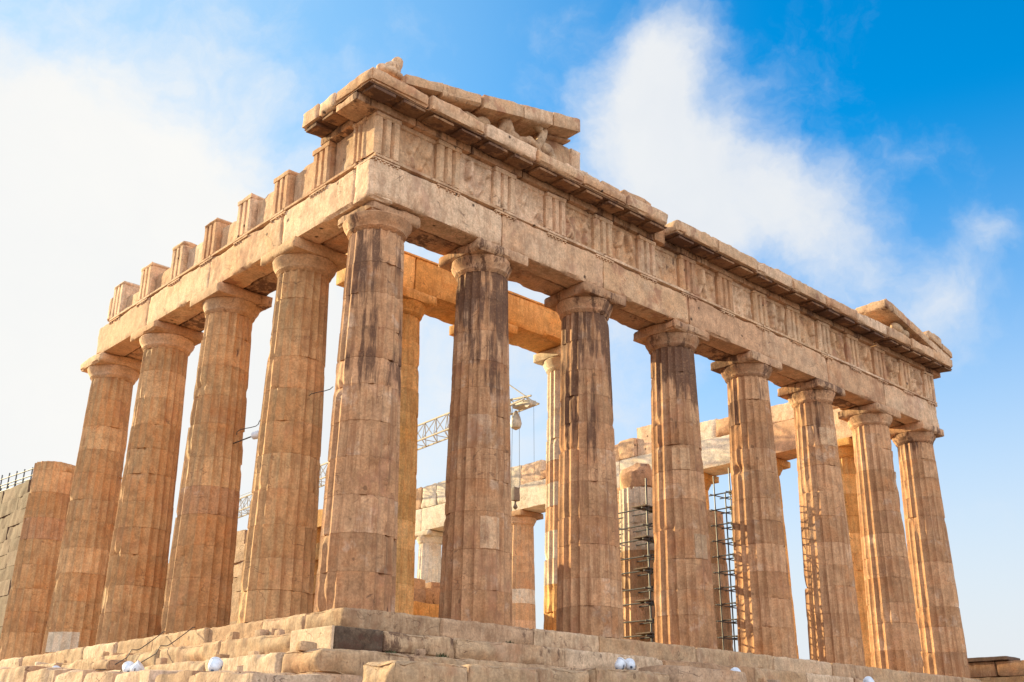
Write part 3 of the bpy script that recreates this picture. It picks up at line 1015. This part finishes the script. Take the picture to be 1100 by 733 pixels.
# carved figures left in the pediment corners
o = lump('sculpture_fragment', [((3.60, -1.12, 14.22), (0.22, 0.22, 0.44), (0, -0.30, 0)), ((3.80, -1.10, 13.98), (0.34, 0.26, 0.22)), ((4.22, -1.20, 14.02), (0.42, 0.15, 0.15), (0, -0.38, 0.1)),
                                ((4.66, -1.22, 14.06), (0.36, 0.13, 0.13), (0, 0.62, 0)), ((4.3, -1.0, 13.92), (0.5, 0.2, 0.14)), ((3.36, -1.15, 14.08), (0.10, 0.12, 0.32), (0.2, 0.4, 0)), ((3.47, -1.12, 14.60), (0.11, 0.13, 0.10))],
         'step', None, 0.03, 0.03, 5.0, (4.2, -1.1, 13.8))
tag(o, 'battered reclining stone figure lying under the sloping cornice', 'sculpture')
o = lump('sculpture_fragment', [((4.98, -1.18, 14.42), (0.13, 0.16, 0.46), (0, 0.40, 0)), ((5.22, -1.15, 14.12), (0.30, 0.19, 0.22), (0, 0.6, 0)), ((5.45, -1.1, 13.98), (0.22, 0.2, 0.22)), ((4.82, -1.2, 14.78), (0.2, 0.12, 0.11), (0, 0.5, 0))], 'step', None, 0.03, 0.035, 5.0, (5.2, -1.1, 13.8))
tag(o, 'upright broken stone horse neck beside the tall tympanum block', 'sculpture')
o = lump('sculpture_fragment', [((2.2, -1.1, 13.92), (0.4, 0.2, 0.16), (0, 0.1, 0)), ((2.65, -1.12, 14.0), (0.3, 0.16, 0.2), (0, -0.5, 0))], 'step', None, 0.03, 0.035, 5.0, (2.4, -1.1, 13.8))
tag(o, 'low stone fragment wedged deepest under the sloping cornice beside the reclining figure', 'sculpture')
o = lump('sculpture_fragment', [((26.3, -1.2, 14.1), (0.45, 0.22, 0.26), (0, 0.3, 0)), ((26.75, -1.25, 14.0), (0.3, 0.18, 0.2))], 'step', None, 0.05, 0.04, 4.0, (26.5, -1.2, 13.8))
tag(o, 'rounded stone horse head under the sloping slab at the far end of the front', 'sculpture')

# ------------------------------------------------------------------ porch inside: columns and beam
YP = 4.7
GPc = 'inner porch columns behind the front'
pk = dict(zb=0.70, H=9.35, ztop=10.85, r0=0.83, r1=0.66, ab_half=0.86)
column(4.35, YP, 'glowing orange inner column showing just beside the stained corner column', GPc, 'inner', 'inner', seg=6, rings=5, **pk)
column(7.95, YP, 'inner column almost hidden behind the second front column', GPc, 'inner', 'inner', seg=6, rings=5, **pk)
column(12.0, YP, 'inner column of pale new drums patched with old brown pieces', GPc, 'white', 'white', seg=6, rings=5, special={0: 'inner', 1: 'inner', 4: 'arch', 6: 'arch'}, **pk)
pk2 = dict(zb=0.70, H=9.35, ztop=10.85, r0=0.83, r1=0.66)
st = column(15.9, YP, 'scaffolded stump with a white drum and rounded brown top', None, 'capclean', 'capclean', seg=6, rings=5, upto=6.35, special={4: 'white', 5: 'white', 6: 'white'}, **pk2)
V, F = lathe((15.9, YP, 6.36), [(0.70, 0), (0.72, 0.3), (0.66, 0.62), (0.5, 0.85), (0.2, 0.98)], 40)
V = V + np.c_[0.5 * (fbm(V * 2.2, 4, 5) - 0.5), 0.5 * (fbm(V * 2.2, 4, 6) - 0.5), 0.55 * (fbm(V * 2.4, 4, 7) - 0.55)]
mesh_obj('rounded_top', (V, F), 'capclean', st)
column(19.9, YP, 'ruined brown inner stump beside the thin scaffold tower', None, 'capclean', 'capclean', seg=6, rings=5, upto=6.1, wear=1.6, **pk2)
pb = thing('porch_beam', (8, YP, 10.85), 'bright orange architrave beam over the inner porch columns, ending in mid air', 'beam')
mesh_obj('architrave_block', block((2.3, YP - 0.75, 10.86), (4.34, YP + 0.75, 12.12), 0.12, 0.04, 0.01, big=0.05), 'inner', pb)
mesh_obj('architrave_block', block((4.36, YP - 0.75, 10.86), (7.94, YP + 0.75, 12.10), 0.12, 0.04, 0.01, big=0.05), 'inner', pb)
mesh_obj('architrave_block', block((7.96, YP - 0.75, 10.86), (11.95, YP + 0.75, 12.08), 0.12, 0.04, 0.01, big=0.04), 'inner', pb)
mesh_obj('fillet', block((2.35, YP - 0.80, 12.0), (11.9, YP - 0.70, 12.10), 0.10, 0.04, 0.01, big=0.05), 'inner', pb)
pst = thing('porch_step', (14, YP, 0.3), 'low inner step carrying the porch columns', 'step')
for k in range(9):
    x0 = 2.9 + k * 2.6
    mesh_obj('step_block', block((x0, YP - 1.5, 0.0), (x0 + 2.59, YP + 2.5, 0.34), 0.3, 0.03, 0.006, big=0.04), 'inner', pst)
    mesh_obj('step_block', block((x0, YP - 1.1, 0.343), (x0 + 2.59, YP + 2.2, 0.70), 0.3, 0.03, 0.006, big=0.04), 'inner', pst)

# ------------------------------------------------------------------ far side entablature
ne = thing('far_entablature', (XE, 20, Z_ARCH), 'pale restored beam over the far side colonnade seen between the front columns', 'entablature')
ys = [HA + 0.02] + FY[1:11]
for i in range(10):
    a, b = ys[i], ys[i + 1]
    mt = 'arch' if i < 2 else 'white'
    mesh_obj('architrave_block', block((XE - HA, a + 0.008, Z_ARCH), (XE + HA, b - 0.008, 12.0), 0.2, 0.03, 0.01, big=0.04), mt, ne)
y = HA + 0.1
k = 0
while y < 44.0:
    y1 = y + rs.uniform(1.2, 2.3)
    zt = 13.0 + rs.choice([-0.1, 0, 0.05, 0.1])
    if 13.2 < y < 15.0:
        zt = 13.65
    if 18.5 < y < 28:
        zt = rs.choice([12.35, 12.6, 13.3, 0])
    if y > 30:
        zt = 13.5
    if zt > 12:
        mesh_obj('backing_block', block((XE - HA + rs.choice([0, 0.05, 0.2]), y, 12.003), (XE + HA - 0.1, y1 - 0.03, zt), 0.2, 0.05, 0.02, big=0.10), rs.choice(['arch', 'white', 'arch', 'white']) if y > 8 else 'arch', ne)
    y = y1

# ------------------------------------------------------------------ ruined inner wall along the flank
cw = thing('ruined_wall', (4.6, 20, 0), 'ruined inner wall of stacked blocks behind the flank columns, tall and dark at its far end', 'wall')
y, k = 7.6, 0
prof = [(7.6, 4.0), (9.5, 4.35), (13.4, 4.35), (14.4, 3.7), (20, 3.6), (34.4, 3.9), (34.6, 9.4), (40, 9.9), (46, 9.9)]


def wall_top(y):
    return float(np.interp(y, [p[0] for p in prof], [p[1] for p in prof]))


z = 0.0
course = [0.0, 1.15, 1.68, 2.2, 2.72, 3.24, 3.76, 4.28]
zt = 4.28
while zt < 9.9:
    zt += 0.72
    course.append(zt)
for ci in range(len(course) - 1):
    z0, z1 = course[ci], course[ci + 1]
    y = 7.6 + (ci % 2) * 0.6
    while y < 44:
        ln = rs.uniform(1.3, 2.2) if y < 33 else rs.uniform(1.6, 2.6)
        if wall_top(y + ln / 2) > z0 + 0.2:
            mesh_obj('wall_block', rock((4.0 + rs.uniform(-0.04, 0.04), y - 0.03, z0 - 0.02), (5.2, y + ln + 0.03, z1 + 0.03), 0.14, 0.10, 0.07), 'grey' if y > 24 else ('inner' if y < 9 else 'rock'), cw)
        y += ln

# fallen blocks on the floor inside
for i, (x, y, sx, sy, sz, zz_, mt, lb) in enumerate([
    (9.6, 10.6, 1.5, 0.8, 0.95, 0.0, 'inner', 'bottom left block of the heap between the corner and second front columns'),
    (11.9, 10.6, 0.8, 0.8, 0.95, 0.0, 'rock', 'bottom right block of the heap, toward the second front column'),
    (10.3, 10.5, 1.9, 0.7, 0.82, 1.12, 'inner', 'long orange block lying level under the rubble of the heap'),
    (9.55, 10.4, 0.45, 0.5, 0.42, 2.08, 'rock', 'brown broken block at the left of the heap top'),
    (10.45, 10.5, 0.40, 0.5, 0.50, 2.08, 'capclean', 'pale broken block in the middle of the heap top'),
    (11.2, 10.5, 0.36, 0.45, 0.38, 2.08, 'grey', 'grey broken block at the right of the heap top'),
    (9.75, 10.5, 0.36, 0.4, 0.34, 2.56, 'step', 'small block perched highest on the left of the heap'),
    (10.75, 10.6, 0.30, 0.4, 0.26, 2.62, 'rock', 'small block perched on the right of the heap'),
    (12.6, 8.6, 0.8, 0.6, 0.75, 0.0, 'arch', 'small squared block left standing behind the patched inner column'),
]):
    o = mesh_obj('fallen_block', rock((x - sx, y - sy, zz_), (x + sx, y + sy, zz_ + sz * 1.2), 0.12, 0.3, 0.07), mt, None, 35, (x, y, zz_))
    tag(o, lb, 'stone block', 'fallen blocks inside the temple' if i < 8 else None)

# ------------------------------------------------------------------ scaffolding
def scaffold(x0, x1, y0, y1, zb, levels, top, label, nx=2, decks=True, pr=0.03, out=0.35):
    t = thing('scaffolding', ((x0 + x1) / 2, (y0 + y1) / 2, zb), label, 'scaffolding')
    xs = np.linspace(x0, x1, nx)
    for x in xs:
        for y in (y0, y1):
            mesh_obj('upright_pole', tube((x, y, zb), (x, y, top + rs.uniform(-0.3, 0.5)), pr), 'steel', t)
    for z in levels:
        for y in (y0, y1):
            mesh_obj('ledger', tube((x0 - 0.35, y - 0.05, z), (x1 + out * rs.uniform(0.5, 1.1), y - 0.05, z + rs.uniform(-0.03, 0.03)), pr * 0.85), 'steel', t)
        for x in xs:
            mesh_obj('transom', tube((x + 0.05, y0 - 0.3, z + 0.06), (x + 0.05, y1 + 0.3, z + 0.06), 0.026), 'steel', t)
            mesh_obj('coupler', block((x - 0.06, y0 - 0.09, z - 0.06), (x + 0.06, y0 + 0.05, z + 0.09), 0.06, 0.01, 0.002), 'steel', t)
    if decks:
        for z in levels[::2]:
            mesh_obj('deck', block((x0 - 0.2, y0 - 0.1, z + 0.09), (x1 + 0.2, y0 + 0.55, z + 0.14), 0.2, 0.01, 0.003), 'plank', t)
    for k in range(0, len(levels) - 2, 2):
        a_, b_ = (x0, x1) if k % 4 else (x1, x0)
        mesh_obj('brace', tube((a_, y0 - 0.1, levels[k]), (b_, y0 - 0.1, levels[k + 2]), pr * 0.8), 'steel', t)
    return t


scaffold(14.5, 17.3, YP - 1.55, YP + 1.5, 0.36, [0.8, 1.3, 1.9, 2.4, 3.0, 3.5, 4.1, 4.6, 5.2], 6.2, 'dark pole scaffolding with plank decks around the white topped stump', 5, True, 0.034)
scaffold(19.15, 19.85, YP - 1.85, YP - 1.1, 0.0, list(np.arange(0.5, 7.0, 0.6)), 7.0, 'thin dark scaffold tower standing before the ruined brown stump', 2, False, 0.026, 0.95)
t = thing('scaffolding', (4.6, 39, 9.5), 'blue grey pole railing along the top of the dark wall', 'scaffolding')
for k in range(8):
    y = 34.5 + k * 1.15
    zb = wall_top(y) - 0.1
    mesh_obj('upright_pole', tube((4.1, y, zb), (4.1, y, zb + 1.35), 0.035), 'steel', t)
    mesh_obj('upright_pole', tube((5.0, y + 0.4, zb), (5.0, y + 0.4, zb + 1.25), 0.035), 'steel', t)
for z in (0.5, 0.85, 1.2):
    mesh_obj('ledger', tube((4.1, 34.0, 9.4 + z - 0.02), (4.1, 43.2, 9.85 + z), 0.03), 'steel', t)
    mesh_obj('ledger', tube((5.0, 34.4, 9.4 + z - 0.1), (5.0, 43.4, 9.85 + z), 0.03), 'steel', t)

# ------------------------------------------------------------------ crane
cr = thing('tower_crane', (29.5, 62, -1.5), 'cream lattice crane jib reaching out behind the front columns', 'crane')
A0, A1 = Vector((24.0, 19.0, 15.0)), Vector((28.6, 62.0, 15.2))
L = (A1 - A0).length
dj = (A1 - A0).normalized()
sx = dj.cross(Vector((0, 0, 1))).normalized()
ribs = []
n = 34


def jp(t, side, up):
    wdt = 0.55
    hgt = 0.35 + 0.95 * min(1, t / 0.18)
    return A0 + dj * (L * t) + sx * (side * wdt) + Vector((0, 0, up * hgt))


parts = []
for sd_, up in ((-1, 0), (1, 0), (0, 1)):
    parts.append(path_tube([jp(i / n, sd_, up) for i in range(n + 1)], 0.055 if up == 0 else 0.06))
mesh_obj('jib_chord', merge(*parts), 'crane', cr)
parts = []
for i in range(n):
    a, b, c = i / n, (i + 0.5) / n, (i + 1) / n
    for s_ in (-1, 1):
        parts += [tube(jp(a, s_, 0), jp(b, 0, 1), 0.028, 5), tube(jp(b, 0, 1), jp(c, s_, 0), 0.028, 5)]
    parts += [tube(jp(a, -1, 0), jp(a, 1, 0), 0.025, 5), tube(jp(a, -1, 0), jp(c, 1, 0), 0.02, 5)]
mesh_obj('jib_lattice', merge(*parts), 'crane', cr)
mesh_obj('jib_head', merge(block(A0 + Vector((-0.3, -0.1, -0.18)), A0 + Vector((0.3, 1.2, 0.1)), 0.15, 0.03, 0.004), lathe(A0 + Vector((-0.2, 0.0, -0.15)), [(0.22, -0.1), (0.24, 0), (0.22, 0.1)], 20, (1, 0, 0))), 'crane', cr)
mesh_obj('head_strut', merge(tube(A0 + Vector((0.0, 2.3, 0.3)), A0 + Vector((0, 1.9, 1.5)), 0.05), tube(A0 + Vector((0, 1.9, 1.5)), A0 + Vector((0, 0.0, 0.1)), 0.035)), 'crane', cr)
HK = A0 + Vector((0.0, 1.2, 0))
mesh_obj('hoist_rope', merge(tube(HK + Vector((-0.25, 0, 0)), HK + Vector((-0.3, 0, -4.6)), 0.011, 5), tube(HK + Vector((0.25, 0, 0)), HK + Vector((0.3, 0, -4.6)), 0.011, 5), tube(A0 + Vector((0.3, 0.1, 0)), A0 + Vector((0.35, 0.1, -4.4)), 0.009, 5)), 'cable', cr)
mesh_obj('upper_pulley', lathe(HK + Vector((0, 0, -1.35)), [(0.05, 0), (0.26, 0.12), (0.33, 0.35), (0.24, 0.75), (0.06, 1.1)], 16), 'crane', cr)
mesh_obj('hook_block', merge(block(HK + Vector((-0.22, -0.15, -5.3)), HK + Vector((0.22, 0.15, -4.55)), 0.1, 0.03, 0.004), lathe(HK + Vector((0, 0, -5.75)), [(0.05, 0), (0.14, 0.12), (0.06, 0.3), (0.05, 0.45)], 12)), 'plank', cr)
parts = []
MB = Vector((28.9, 63.0, -1.5))
for a in (-0.7, 0.7):
    for b in (-0.7, 0.7):
        parts.append(tube(MB + Vector((a, b, 0)), MB + Vector((a, b, 18.5)), 0.07))
for k in range(16):
    z0, z1 = k * 1.12, (k + 1) * 1.12
    for a, b, c, d in ((-.7, -.7, .7, -.7), (.7, -.7, .7, .7), (.7, .7, -.7, .7), (-.7, .7, -.7, -.7)):
        parts.append(tube(MB + Vector((a, b, z0)), MB + Vector((c, d, z1)), 0.035, 5))
mesh_obj('mast', merge(*parts), 'crane', cr)
mesh_obj('pendant_line', merge(tube(MB + Vector((0, 0, 18.4)), jp(0.45, 0, 1), 0.02, 5)), 'cable', cr)

# floodlight arm sticking out beside the flank columns
t = thing('floodlight', (0.55, 5.6, 5.4), 'small white spotlight on a thin arm between two flank columns', 'floodlight')
mesh_obj('arm', tube((0.2, 7.4, 5.58), (0.2, 5.95, 5.58), 0.02), 'steel', t)
mesh_obj('housing', lathe((0.2, 5.95, 5.58), [(0.07, 0), (0.11, 0.03), (0.12, 0.22), (0.10, 0.30)], 20, (0.25, -1, 0.05)), 'lamp', t)

# ------------------------------------------------------------------ blocks and boulders in front of the temple
FG = [
    ((-2.75, -5.3, -2.6), (-0.95, -4.2, -1.46), 'step', 'block', 'big squared block lying in front of the corner of the steps'),
    ((-0.90, -5.2, -2.6), (1.0, -4.2, -1.42), 'step', 'block', 'squared block right beside the big one in front of the steps'),
    ((1.05, -5.1, -2.6), (2.6, -4.2, -1.36), 'step', 'block', 'low block between the squared blocks and the boulder by the white lamps'),
    ((2.65, -5.2, -2.6), (5.2, -4.2, -1.28), 'step', 'block', 'low block just left of the round topped boulder'),
    ((5.4, -5.2, -2.6), (8.2, -3.9, -1.04), 'rock', 'boulder', 'long round topped boulder beside the pair of white lamps'),
    ((8.4, -4.9, -2.6), (11.6, -3.7, -1.32), 'rock', 'boulder', 'rough boulder by the second white lamp along the front steps'),
    ((11.8, -4.6, -2.6), (14.6, -3.6, -1.30), 'rock', 'boulder', 'rough boulder farther along in front of the steps'),
    ((14.8, -4.6, -2.6), (18.2, -3.5, -1.22), 'rock', 'boulder', 'boulder before the last white lamp of the front steps'),
    ((-5.0, -4.2, -2.9), (-3.1, -3.1, -1.72), 'rock', 'boulder', 'dark layered rock under the corner of the steps'),
    ((-4.6, -2.9, -2.9), (-3.1, -1.0, -1.62), 'rock', 'boulder', 'dark layered rock on the flank side of the corner'),
    ((-4.4, -0.9, -2.9), (-3.2, 0.9, -1.52), 'rock', 'boulder', 'rough rock below the middle lamp of the flank'),
    ((-4.3, 1.2, -2.9), (-3.15, 3.0, -1.40), 'rock', 'boulder', 'rough rock between two lamps of the flank'),
    ((-4.2, 3.3, -2.9), (-3.1, 4.9, -1.34), 'rock', 'boulder', 'rough rock just below the pair of flank lamps'),
    ((-4.1, 5.2, -2.9), (-3.0, 7.1, -1.20), 'rock', 'boulder', 'rough rock past the pair of flank lamps'),
    ((-4.0, 7.3, -2.9), (-2.75, 9.3, -1.05), 'rock', 'boulder', 'rough rock beside the lamp farthest down the flank'),
    ((-3.9, 9.6, -2.9), (-2.6, 12.6, -0.85), 'rock', 'boulder', 'long rock on the lowest flank step near the frame edge'),
    ((-3.4, 13.0, -2.9), (-2.3, 16.5, -0.72), 'rock', 'boulder', 'long rock at the far end of the flank steps'),
    ((-2.35, 7.9, -1.05), (-1.75, 9.2, -0.72), 'step', 'block', 'small loose block resting on the flank steps'),
]
for lo, hi, mt, nm, lb in FG:
    c = ((lo[0] + hi[0]) / 2, (lo[1] + hi[1]) / 2, lo[2])
    if nm == 'block':
        o = mesh_obj('loose_block', block(lo, hi, 0.06, 0.07, 0.025, big=0.12), mt, None, 35, c)
    else:
        o = mesh_obj('boulder', rock(lo, hi, 0.09, 0.35, 0.10), mt, None, 35, c)
    tag(o, lb, nm, 'loose blocks and boulders before the steps')

# low block wall far off to the right
lw = thing('low_wall', (42, 2, 0), 'low wall of stacked blocks far off beyond the end column', 'wall')
for k in range(9):
    y0 = -8 + k * 1.9
    for j in range(2 if y0 < 1.5 else 3):
        mesh_obj('wall_block', block((41.4, y0 + 0.3 * (j % 2), -0.62 + j * 0.75), (42.6, y0 + 1.89 + 0.3 * (j % 2), 0.125 + j * 0.75), 0.2, 0.03, 0.03, big=0.1), 'flank_col' if j < 2 else 'far_col', lw)
mesh_obj('coping', block((41.2, 2.6, 1.63), (42.8, 5.2, 1.85), 0.15, 0.05, 0.02, big=0.1), 'grey', lw)
mesh_obj('wall_footing', block((41.3, -9, -4.8), (42.7, 10, -0.63), 0.5, 0.05, 0.02), 'grey', lw)

# ------------------------------------------------------------------ white floodlights along the steps
def floodlight(x, y, zb, h, d, label, s=0.72):
    t = thing('floodlight', (x, y, zb), label, 'floodlight', 'white floodlights along the steps')
    d = Vector(d).normalized()
    top = Vector((x, y, zb + h))
    mesh_obj('post', merge(tube((x, y, zb), top, 0.03 * s), lathe((x, y, zb), [(0.11 * s, 0), (0.11 * s, 0.02), (0.04 * s, 0.035)], 16)), 'lampdark', t)
    hp = top + Vector((0, 0, 0.13 * s)) - d * 0.18 * s
    prof = [(0.03, 0.0), (0.10, 0.015), (0.155, 0.07), (0.18, 0.15), (0.19, 0.26), (0.20, 0.34), (0.185, 0.35), (0.17, 0.33)]
    mesh_obj('housing', lathe(hp, [(a * s, b * s) for a, b in prof], 28, d), 'lamp', t)
    mesh_obj('cable_gland', lathe(hp - d * 0.05 * s, [(0.028 * s, 0), (0.045 * s, 0.02 * s), (0.045 * s, 0.07 * s)], 12, d), 'lampdark', t)
    side = d.cross(Vector((0, 0, 1))).normalized()
    c = hp + d * 0.2 * s
    mesh_obj('yoke', path_tube([top + side * 0.02, top + side * 0.2 * s, c + side * 0.22 * s], 0.018 * s), 'lampdark', t)
    mesh_obj('rim', lathe(hp + d * 0.32 * s, [(0.195 * s, 0), (0.215 * s, 0.01 * s), (0.215 * s, 0.045 * s), (0.17 * s, 0.05 * s)], 28, d), 'lamp', t)


up = (0.35, 0.75, 0.55)
floodlight(6.7, -2.28, -1.04, 0.07, (0.75, -0.1, 0.75), 'tilted white floodlight, nearer the corner, of the pair on the front steps')
floodlight(7.2, -2.2, -1.04, 0.10, (0.55, 0.75, 0.35), 'round white floodlight seen from behind, right of the tilted one')
floodlight(7.95, -4.45, -1.42, 0.12, (0.4, -0.3, 0.85), 'tiny white floodlight half hidden on the boulder', 0.5)
floodlight(8.62, -4.5, -1.40, 0.20, (0.55, 0.75, 0.35), 'white floodlight next to the tiny one before the front steps')
floodlight(15.1, -4.5, -1.30, 0.22, (0.55, 0.75, 0.35), 'white floodlight farthest along the front steps')
floodlight(-3.35, 0.2, -1.58, 0.12, (0.55, 0.5, 0.65), 'white floodlight on the flank side nearest the corner')
floodlight(-3.3, 4.05, -1.38, 0.06, (0.5, -0.45, 0.5), 'white floodlight facing the corner in the flank pair')
floodlight(-3.25, 4.6, -1.38, 0.08, (0.35, 0.8, 0.45), 'white floodlight facing away in the flank pair')
floodlight(-3.2, 9.3, -1.25, 0.08, (0.45, 0.6, 0.45), 'white floodlight farthest down the flank')

# dark cables draped over the flank steps
for (y0, lb) in ((5.9, 'dark cable hanging in a loop over the flank steps'), (7.6, 'dark cable drooping beside the other one over the flank steps')):
    pts = []
    for k in range(30):
        tt = k / 29
        x = -0.95 - 2.1 * tt
        zst = 0.02 if x > -1.04 else (-0.50 if x > -1.82 else (-1.02 if x > -2.48 else -1.5))
        zl = 0.03 - 1.55 * max(0, (-(x) - 1.0) / 1.9)
        pts.append((x - 0.03, y0 + 1.6 * tt - 0.6 * math.sin(tt * 3), max(zst, zl) + 0.03))
    o = mesh_obj('cable', path_tube(pts, 0.013), 'cable', None, 40, pts[0])
    tag(o, lb, 'cable')
o = mesh_obj('cable', path_tube([(0.1 + 0.1 * math.sin(k), FY[1] + 0.7 + k * 0.2, 5.95 - 0.012 * k) for k in range(-12, 14)], 0.012), 'cable', None, 40, (0, 4.3, 5.9))
tag(o, 'thin wire strung between the flank columns', 'wire')

# small weeds in the joints of the steps
def weed(x, y, z, n, h, label):
    rr = random.Random(int(x * 100))
    V, F = [], []
    for k in range(n):
        a = rr.uniform(0, 6.28)
        l = h * rr.uniform(0.5, 1.1)
        bend = rr.uniform(0.15, 0.6) * l
        w = 0.012 + 0.014 * rr.random()
        bx, by = x + rr.gauss(0, 0.07), y + rr.gauss(0, 0.04)
        d = Vector((math.cos(a), math.sin(a), 0))
        sd_ = Vector((-d.y, d.x, 0)) * w
        b = len(V)
        for s in range(5):
            u = s / 4
            p = Vector((bx, by, z)) + d * bend * u * u + Vector((0, 0, l * u * (1 - 0.25 * u)))
            ww = sd_ * (1 - u * 0.9)
            V += [tuple(p - ww), tuple(p + ww)]
        for s in range(4):
            F.append((b + 2 * s, b + 2 * s + 1, b + 2 * s + 3, b + 2 * s + 2))
    o = mesh_obj('weed_tuft', (np.array(V), F), 'leaf', None, 0, (x, y, z))
    tag(o, label, 'plant', 'weeds growing on the steps')


weed(1.1, -1.95, -1.04, 50, 0.16, 'small weed tuft on the front steps near the corner column')
weed(3.9, -1.12, -0.52, 45, 0.18, 'weed tuft against the top front step below the second column gap')
weed(-0.3, -1.9, -1.04, 40, 0.12, 'weed tuft beside the dark stain of the corner step')
weed(-2.2, 15.2, -1.0, 90, 0.40, 'green weed clump at the far end of the flank steps')


# small rubble on the lower steps and along the foundation
rq = random.Random(21)
for k in range(46):
    if k < 26:
        y = rq.uniform(-2.0, 17)
        x = rq.choice([-2.15, -2.75, -3.3, -1.45]) + rq.uniform(-0.12, 0.12)
        zb = -0.52 if x > -1.75 else (-1.04 if x > -2.4 else (-1.6 if x > -3.0 else -1.5))
    else:
        x = rq.uniform(-2.4, 14)
        y = rq.choice([-2.15, -2.75, -3.2]) + rq.uniform(-0.1, 0.1)
        zb = -1.04 if y > -2.4 else -1.6
    a, b, c = rq.uniform(0.05, 0.22), rq.uniform(0.05, 0.18), rq.uniform(0.06, 0.2)
    o = mesh_obj('small_stone', rock((x - a, y - b, zb - 0.03), (x + a, y + b, zb + c), 0.06, 0.6, 0.08), rq.choice(['rock', 'step', 'step', 'white']), None, 35, (x, y, zb))
    tag(o, 'small rough stone lying loose on the lower flank steps' if k < 26 else 'small rough stone lying loose on the lower front steps', 'stone', 'small stones on the flank steps' if k < 26 else 'small stones on the front steps')
